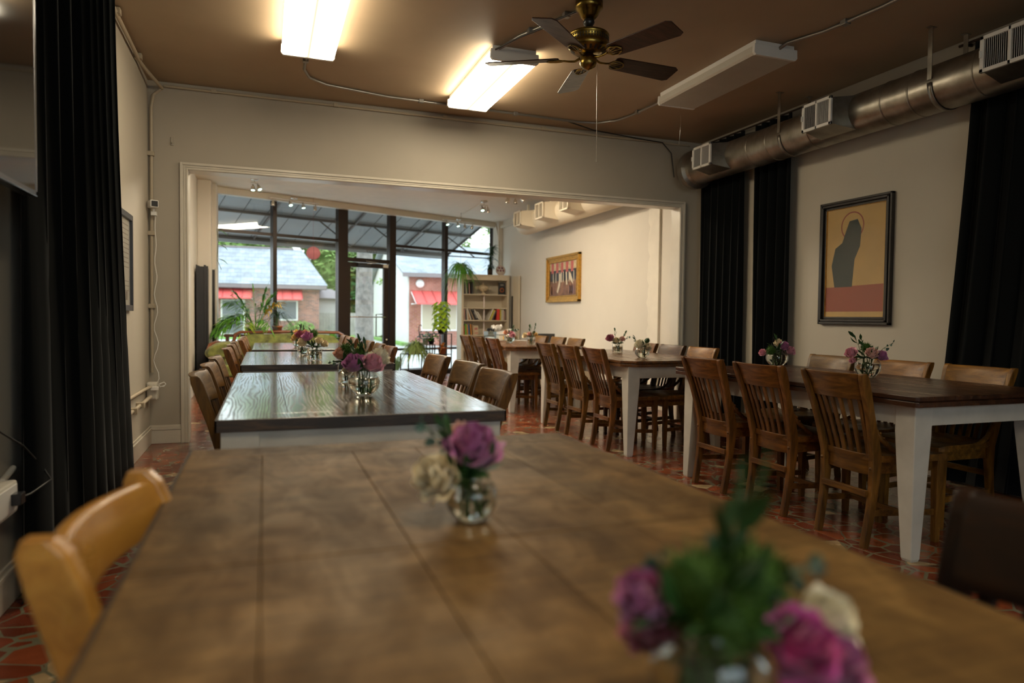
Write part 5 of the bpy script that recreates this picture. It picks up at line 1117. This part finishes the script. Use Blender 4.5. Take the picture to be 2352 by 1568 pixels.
p4 = thing('climbing_plant', 'leafy vine hanging at the top left corner of the windows', 'plant', (-.66, 11.05, 2.25)); mb = MB(); mb.tube([(0, 0, .1), (.02, 0, -.1), (.0, 0, -.35), (.06, 0, -.5)], .004); mb.build('stem', 'stem_green', p4)
for k in range(9): place('leaf', leaf_mesh('ruscus', 'leaf_mid'), p4, Vector((.01, 0, .08-k*.07)), frame_x((math.cos(k*2.1)*1, -.3, -.5)), .17)

# plant stands by the window
def stand(label, loc, w_, d_, h_, rz, tiers):
    t_ = thing('plant_stand', label, 'plant stand', loc, rz)
    for sx in (-1, 1):
        for sy in (-1, 1): MB().box(sx*w_-.008, sx*w_+.008, sy*d_-.008, sy*d_+.008, 0, h_).build('leg', 'iron', t_)
    for z in tiers:
        mb = MB().box(-w_, w_, -d_-.006, -d_+.006, z-.012, z).box(-w_, w_, d_-.006, d_+.006, z-.012, z).box(-w_-.006, -w_+.006, -d_, d_, z-.012, z).box(w_-.006, w_+.006, -d_, d_, z-.012, z)
        for k in range(7): x = -w_+2*w_*(k+.5)/7; mb.box(x-.003, x+.003, -d_, d_, z-.006, z)
        mb.build('rack', 'iron', t_)
    return t_
stand('low rusty metal plant stand carrying the spider plant', (2.60, 12.28, 0), .26, .13, .42, SA, (.42, .14))
stand('taller rusty metal plant stand carrying the lime vine', (3.10, 12.42, 0), .13, .12, .78, SA, (.78, .40, .12))
stand('slim metal stand holding two dark pots between the other stands', (2.86, 12.50, 0), .09, .08, .58, SA, (.58,))
def pot(parent, m, r0, r1, h_): MB().lathe([(0, 0), (r0, 0), (r1, h_*.85), (r1*1.08, h_*.85), (r1*1.08, h_), (r1*.95, h_), (r1*.9, h_*.85), (0, h_*.85)], 20, cap=False).build('pot', m, parent)
sp = thing('spider_plant', 'bushy pale green spider plant on the low metal stand', 'plant', (2.58, 12.27, .42)); pot(sp, 'pot_cream', .08, .11, .13); mb = MB()
for k in range(430): a = rr.uniform(0, 6.28); e = rr.uniform(.1, 1.45); blade(mb, (.03*math.cos(a), .03*math.sin(a), .12), (math.cos(a)*math.cos(e), math.sin(a)*math.cos(e), math.sin(e)), rr.uniform(.22, .40), .009, rr.uniform(.5, 1.5), 6)
mb.build('leaves', 'leaf_spider', sp)
pv = thing('pothos', 'tall lime green heart-leaved vine on the taller stand', 'plant', (3.08, 12.42, .78)); pot(pv, 'pot_black', .05, .075, .12); MB().tube([(0, 0, .1), (.0, 0, .55)], .018).build('moss_pole', 'bark', pv)
for k in range(72):
    a = k*2.4; z = .08+.52*(k/72); r_ = .05+.05*abs(math.sin(k)); place('leaf', leaf_mesh('euc', 'leaf_lime'), pv, Vector((r_*math.cos(a), r_*math.sin(a), z)), frame_x((math.cos(a), math.sin(a), -.7)), .105)
sc_ = thing('potted_succulent', 'withered orange succulent in a terracotta pot on the middle shelf of the taller stand', 'plant', (3.10, 12.40, .40)); pot(sc_, 'terracotta', .06, .08, .12); mb = MB()
for k in range(40): a = rr.uniform(0, 6.28); e = rr.uniform(.2, 1.4); blade(mb, (0, 0, .1), (math.cos(a)*math.cos(e), math.sin(a)*math.cos(e), math.sin(e)), rr.uniform(.18, .32), .012, .6, 4)
mb.build('leaves', mat('leaf_orange', (.68, .28, .04), .6, var=.3, vscale=20), sc_)
for (x, y, z, nm, lab, pm_) in ((2.80, 12.47, .58, 'trailing_plant', 'dark trailing plant in a cream pot with a hook on the slim stand', 'pot_cream'), (2.92, 12.52, .58, 'trailing_plant', 'dark trailing plant in a black pot on the slim stand', 'pot_black')):
    tp_ = thing(nm, lab, 'plant', (x, y, z)); pot(tp_, pm_, .045, .06, .11)
    for k in range(30): a = k*2.4; r_ = .05+.06*(k/30); place('leaf', leaf_mesh('euc', 'leaf_dark' if pm_ == 'pot_cream' else 'leaf_mid'), tp_, Vector((r_*math.cos(a), r_*math.sin(a), .13+.10*abs(math.sin(k*1.7))-.10*(k/30))), frame_x((math.cos(a), math.sin(a), -.2)), .075)
    if pm_ == 'pot_cream': MB().tube([(-.1, 0, .10), (-.13, 0, .25), (-.12, 0, .34), (-.09, 0, .36), (-.075, 0, .33)], .007).build('hook', 'pot_black', tp_)
hf = thing('hanging_fern', 'green fern hanging beside the top of the bookshelf', 'plant', (3.40, 12.25, 1.95)); pot(hf, 'pot_cream', .05, .07, .10); MB().tube([(0, 0, .1), (0, 0, 1.05)], .002).build('hanger', 'iron', hf); mb = MB()
for k in range(170): a = rr.uniform(0, 6.28); e = rr.uniform(-.3, 1.2); blade(mb, (.03*math.cos(a), .03*math.sin(a), .08), (math.cos(a)*math.cos(e), math.sin(a)*math.cos(e), math.sin(e)), rr.uniform(.2, .46), .008, rr.uniform(.7, 1.8), 6)
mb.build('leaves', 'leaf_mid', hf)
# ------------------------------------------------------------ bookshelf
SX0, SX1, SY0, SY1 = 3.47, 4.42, 12.42, 12.74
bs = thing('bookshelf', 'tall cream open bookshelf in the far right corner', 'bookshelf', ((SX0+SX1)/2, SY0, 0)); a = (SX1-SX0)/2; D = SY1-SY0
MB().box(-a, -a+.045, 0, D, 0, 1.87).box(a-.045, a, 0, D, 0, 1.87).build('side_panel', 'shelf_cream', bs, bevel=.003)
MB().box(-a-.008, a+.008, -.008, D, 1.865, 1.895).build('top', 'shelf_cream', bs, bevel=.003); MB().box(-a+.045, a-.045, .0, .02, 1.79, 1.865).build('top_rail', 'shelf_cream', bs, bevel=.003)
MB().box(-a+.045, a-.045, D-.01, D, .04, 1.87).build('back_panel', 'shelf_cream', bs)
LV = [.04, .22, .475, .755, 1.035, 1.27, 1.525]
for z in LV: MB().box(-a+.045, a-.045, .004, D-.01, z-.02, z).build('shelf', 'shelf_cream', bs, bevel=.002)
for k, (z0, z1) in enumerate(((.475, .735), (.755, 1.015), (1.035, 1.25), (1.27, 1.505))): MB().box(-.012, .012, .10, .112, z0, z1).build('light_strip', mat('strip_white', (.8, .7, .68), .4), bs)
def book(xc, z, w_, h_, dpt, lean, col, label, txt=None, grp='books on the cream bookshelf', thingy=True):
    m = mat('book_%d_%d_%d' % tuple(int(c*100) for c in col), col, .5)
    o = thing('book', label, 'book', (xc, SY0+.02, z), 0, grp); o.rotation_euler.y = lean
    if lean: o.location.z = z+.0005+abs(math.sin(lean))*w_/2
    MB().box(-w_/2, w_/2, 0, dpt, 0, h_).build('cover', m, o, bevel=.002); MB().box(-w_/2+.003, w_/2-.003, .006, dpt+.001, .004, h_+.0012).build('pages', 'print_paper', o)
    if txt: text_obj('title', txt[0], txt[1], mat('book_text_'+txt[3], txt[2], .5), o, Matrix.Translation((0, -.0012, h_*.5)) @ Matrix.Rotation(R(90), 4, 'X') @ Matrix.Rotation(R(txt[4]), 4, 'Z'))
    return o
BK, WH, RD, GN, YL, OG, BL, PK, TN = (.03, .03, .035), (.60, .56, .48), (.62, .045, .03), (.12, .28, .04), (.60, .55, .06), (.60, .25, .05), (.05, .12, .25), (.5, .3, .25), (.42, .30, .18)
L0 = SX0+.05
# top shelf
for (dx, w_, h_, lean, c, lab) in ((.02, .02, .225, .0, BK, 'thin black book first at the left of the top shelf'), (.055, .014, .23, -.12, WH, 'thin pale book leaning on the top shelf'), (.08, .022, .22, -.08, BK, 'black leaning book next to the pale one on the top shelf'), (.115, .014, .20, -.07, PK, 'thin reddish book on the top shelf'), (.165, .03, .235, 0, BK, 'thick black upright book right of the leaning ones on the top shelf')):
    book(L0+dx, LV[6], w_, h_, .2, lean, c, lab)
bk = thing('book', 'black book with an orange wreath facing out at the right of the top shelf', 'book', (SX1-.135, SY0+.05, LV[6]+.001), 0, 'books on the cream bookshelf'); MB().box(-.07, .07, 0, .02, 0, .235).build('cover', 'dark_plastic', bk, bevel=.002); MB().box(-.068, .068, .003, .017, .003, .2362).build('pages', 'print_paper', bk)
wr = MB()
for k in range(18):
    aa = 2*math.pi*k/18; wr.at((.0+.034*math.cos(aa), -.002, .085+.034*math.sin(aa)), rx=R(90)).lathe([(0, -.0005), (.011, -.0005), (.011, .001), (0, .001)], 8, cap=False)
wr.build('wreath', mat('wreath_orange', (.60, .18, .06), .6), bk); MB().box(-.035, .035, -.001, 0, .175, .180).box(-.028, .028, -.001, 0, .19, .195).build('title', 'white_plastic', bk)
tu = thing('soup_tureen', 'painted porcelain tureen with lid and foot on the top shelf', 'tureen', (3.93, SY0+.12, LV[6]))
por = mat('porcelain', (.62, .50, .33), .3, var=.35, vscale=35)
MB().lathe([(0, 0), (.045, 0), (.04, .015), (.018, .035), (.02, .05), (.07, .075), (.10, .11), (.105, .13), (.10, .135)], 28, cap=False).build('bowl', por, tu); MB().lathe([(.106, .133), (.09, .155), (.05, .175), (.015, .185), (.012, .195), (.018, .205), (.0, .225)], 28, cap=False).build('lid', por, tu)
for s in (-1, 1): MB().tube([(s*.095, 0, .11), (s*.135, 0, .10), (s*.15, 0, .13), (s*.13, 0, .15), (s*.10, 0, .135)], .007).build('handle', por, tu)
# row of leaning books (third compartment)
row = ((.02, .016, .205, 0, PK, 'thin pink book at the far left of the leaning row'), (.045, .018, .19, 0, BK, 'short dark book second in the leaning row'), (.085, .022, .225, -.12, WH, 'white book leaning slightly near the left of the row'), (.112, .012, .19, -.18, OG, 'thin orange book in the leaning row'), (.145, .024, .235, -.34, WH, 'thick white book leaning left in the row'), (.178, .02, .225, -.38, BK, 'black book between the white and tan leaning books'),
       (.205, .014, .235, -.42, TN, 'thin tan book leaning in the row'), (.24, .02, .215, -.46, BK, 'dark book leaning behind the tan book'))
for (dx, w_, h_, lean, c, lab) in row: book(L0+dx, LV[4-0] if False else 1.035, w_, h_, .2, lean, c, lab)
book(L0+.275, 1.035, .03, .20, .2, -.48, BK, 'thick black leaning book with TARTINE in white on the spine', ('TARTINE', .032, (.75, .72, .66), 'w', -90))
book(L0+.315, 1.035, .026, .215, .2, -.52, WH, 'cream leaning book right of the TARTINE book'); book(L0+.352, 1.035, .024, .17, .2, -.5, WH, 'shorter white book at the right end of the left-leaning group')
book(L0+.49, 1.035, .022, .24, .2, .42, WH, 'white book leaning right, right half of the row'); book(L0+.525, 1.035, .018, .21, .2, .42, YL, 'lime yellow book leaning right'); book(L0+.55, 1.035, .016, .20, .2, .42, TN, 'thin brown book leaning right behind the lime one'); book(L0+.58, 1.035, .018, .19, .2, .40, BK, 'black book leaning right before the red one')
book(L0+.685, 1.035, .058, .235, .2, 0, RD, 'wide bright red upright book'); 
for (dx, w_, h_, c, lab) in ((.735, .018, .205, YL, 'thin yellow upright book right of the red one'), (.76, .02, .205, WH, 'cream upright book second from the right end'), (.785, .02, .205, WH, 'cream upright book with a plain spine near the right end'), (.81, .018, .18, PK, 'thin pinkish book at the right end of the row')): book(L0+dx, 1.035, w_, h_, .2, 0, c, lab)
for (dx, w_, h_, lean, c, lab) in ((.012, .012, .17, 0, RD, 'thin red book at the left of the lower book shelf'), (.045, .04, .205, 0, GN, 'thick green book on the lower book shelf'), (.085, .02, .19, -.08, OG, 'orange-brown book on the lower book shelf'), (.115, .03, .20, -.10, BL, 'blue book on the lower book shelf'), (.155, .018, .205, -.10, OG, 'thin orange book on the lower book shelf'), (.20, .022, .185, -.12, TN, 'pale tan book on the lower book shelf')): book(L0+dx, .755, w_, h_, .2, lean, c, lab)
bk = book(L0+.255, .755, .085, .17, .02, -.10, (.55, .45, .30), 'pale cookbook facing out on the lower book shelf'); MB().box(-.03, .03, -.001, 0, .09, .13).box(-.03, .03, -.001, 0, .02, .04).build('cover_print', mat('cover_pink', (.45, .15, .14), .6), bk)
jar = tag(MB().lathe([(0, 0), (.03, 0), (.034, .03), (.03, .06), (0, .06)], 16).build('small_jar', 'bright_white', loc=(L0+.02, SY0+.1, .4755)), 'small white jar on a lower shelf of the bookshelf', 'jar')
# things on top of the shelf
pl_ = thing('decorative_plate', 'painted plate with blue and red flowers standing on the bookshelf', 'plate', (4.30, SY0+.2, 1.995)); MB().at(rx=R(80)).lathe([(0, 0), (.06, .002), (.10, .012), (.10, .016), (0, .006)], 32, cap=False).build('plate', mat('plate_glaze', (.60, .48, .40), .25), pl_)
fl = MB(); fb_ = MB()
for k in range(7):
    aa = k*6.2832/6; r_ = .058 if k < 6 else 0
    for q_, rad_ in ((fl, .021), (fb_, .012)): q_.at((r_*math.cos(aa), -.012 if q_ is fl else -.014, r_*math.sin(aa)), rx=R(80)).lathe([(0, -.001), (rad_, -.001), (rad_, .0015), (0, .0015)], 10, cap=False)
fl.build('blue_flower', mat('plate_blue', (.06, .06, .14), .3), pl_); fb_.build('red_centre', mat('plate_red', (.45, .08, .04), .3), pl_)
MB().tube([(-.04, -.03, -.097), (0, .02, -.10), (0, .04, .02)], .003).build('stand', 'iron', pl_)
cp = thing('small_potted_plant', 'little plant in a cream pot on top of the bookshelf', 'plant', (3.67, SY0+.1, 1.896)); pot(cp, 'pot_cream', .035, .045, .06); mb = MB()
for k in range(24): a_ = rr.uniform(0, 6.28); e = rr.uniform(.3, 1.4); blade(mb, (0, 0, .05), (math.cos(a_)*math.cos(e), math.sin(a_)*math.cos(e), math.sin(e)), rr.uniform(.1, .22), .007, .8, 5)
mb.build('leaves', 'leaf_mid', cp)
ct = thing('tall_potted_plant', 'dark leafy plant in a tall brown vase on top of the bookshelf', 'plant', (4.08, SY0+.18, 1.896)); MB().lathe([(0, 0), (.045, 0), (.05, .12), (.04, .13), (0, .12)], 18, cap=False).build('pot', 'iron', ct); mb = MB()
for k in range(200): a_ = rr.uniform(0, 6.28); e = rr.uniform(.0, 1.2); z = .1+.45*rr.random(); blade(mb, (.0+.25*max(0, z-.3), 0, z), (math.cos(a_)*math.cos(e), math.sin(a_)*math.cos(e), math.sin(e)), rr.uniform(.10, .24), .009, .6, 4)
mb.tube([(0, 0, .1), (.03, 0, .45)], .006); mb.build('leaves', 'leaf_dark', ct)
bdp = tag(MB().box(-.02, .012, -.02, .02, 0, 1.5).build('folded_easel', 'dark_plastic', loc=(4.455, 12.34, 0), bevel=.004), 'folded black stand leaning in the gap right of the bookshelf', 'easel')
# side table with bins before the shelf
stt = thing('side_table', 'low side table before the bookshelf holding bins', 'table', (3.55, 10.25, 0)); MB().box(-.38, .38, -.2, .2, .70, .73).build('top', 'white_enamel', stt, bevel=.004)
for sx in (-1, 1):
    for sy in (-1, 1): MB().box(sx*.35-.015, sx*.35+.015, sy*.17-.015, sy*.17+.015, 0, .70).build('leg', 'white_enamel', stt)
bn = thing('plastic_bin', 'clear bluish plastic bin on the side table', 'bin', (3.30, 10.15, .731)); MB().loft([[(-.06, -.1, 0), (.06, -.1, 0), (.06, .1, 0), (-.06, .1, 0)], [(-.07, -.11, .14), (.07, -.11, .14), (.07, .11, .14), (-.07, .11, .14)]], cap=False, smooth=False).box(-.06, .06, -.1, .1, 0, .004).build('box', 'clear_plastic', bn); MB().box(-.055, .055, -.095, .095, .005, .055).build('folded_cloth', 'bright_white', bn, bevel=.02)
wb_ = thing('white_tray', 'white sloping tray on the side table right of the clear bin', 'tray', (3.52, 10.15, .731)); MB().box(-.11, .13, -.12, .12, 0, .09).build('box', 'pot_cream', wb_, bevel=.006); MB().add([(-.12, -.13, .13), (.15, -.13, .18), (.15, .13, .18), (-.12, .13, .13), (-.12, -.13, .095), (.15, -.13, .095), (.15, .13, .095), (-.12, .13, .095)], [(0, 1, 2, 3), (0, 4, 5, 1), (1, 5, 6, 2), (2, 6, 7, 3), (3, 7, 4, 0), (4, 7, 6, 5)]).build('tray', 'white_enamel', wb_)
tag(MB().box(-.09, .03, 0, .004, 0, .055).build('snack_packet', mat('packet_yellow', (.6, .35, .05), .5, var=.5, vscale=30), loc=(3.56, 10.02, .75)), 'yellow packet propped against the white tray', 'packet')
cw = MB(); q = random.Random(9)
for k in range(60): c_ = (q.uniform(-.06, .06), q.uniform(-.05, .05), q.uniform(0, .05)); cw.at(c_, q.uniform(0, 6), q.uniform(0, 3)).lathe([(0, 0), (.03, .003), (0, .008)], 7, cap=False)
tag(cw.build('crumpled_paper', 'bright_white', loc=(3.42, 10.18, .905)), 'crumpled white paper on the tray before the bookshelf', 'paper')
cw = MB()
for k in range(30): c_ = (q.uniform(-.05, .05), q.uniform(-.05, .05), q.uniform(0, .03)); cw.at(c_, q.uniform(0, 6), q.uniform(0, 3)).lathe([(0, 0), (.02, .003), (0, .008)], 6, cap=False)
tag(cw.build('dark_bows', 'dark_plastic', loc=(3.30, 10.15, .88)), 'small dark bows heaped over the clear bin', 'bows')
tag(MB().box(-.17, .17, -.01, .01, 0, .22).build('black_board', 'dark_plastic', loc=(4.20, 10.1, .62), bevel=.003), 'black board standing behind the farthest right table by the wall', 'board')
sb = thing('wall_bench', 'low pale bench against the front room wall behind the tables', 'bench', (4.22, 9.6, 0)); MB().box(-.22, .22, -.8, .8, .58, .615).build('top', 'shelf_cream', sb, bevel=.004)
for sy in (-1, 1): MB().box(-.2, .2, sy*.76-.02, sy*.76+.02, 0, .58).build('leg', 'shelf_cream', sb)
tag(MB().box(-.05, .03, -.03, .03, -.05, .05).at((0, 0, 0), 0).tube([(-.03, .0, 0), (-.05, .0, .0)], .012).build('wall_outlet', 'dark_plastic', loc=(XR-.012-.03, 7.52, .80)), 'tiny dark knob on the wall beside the bare plaster strip', 'knob') if False else None

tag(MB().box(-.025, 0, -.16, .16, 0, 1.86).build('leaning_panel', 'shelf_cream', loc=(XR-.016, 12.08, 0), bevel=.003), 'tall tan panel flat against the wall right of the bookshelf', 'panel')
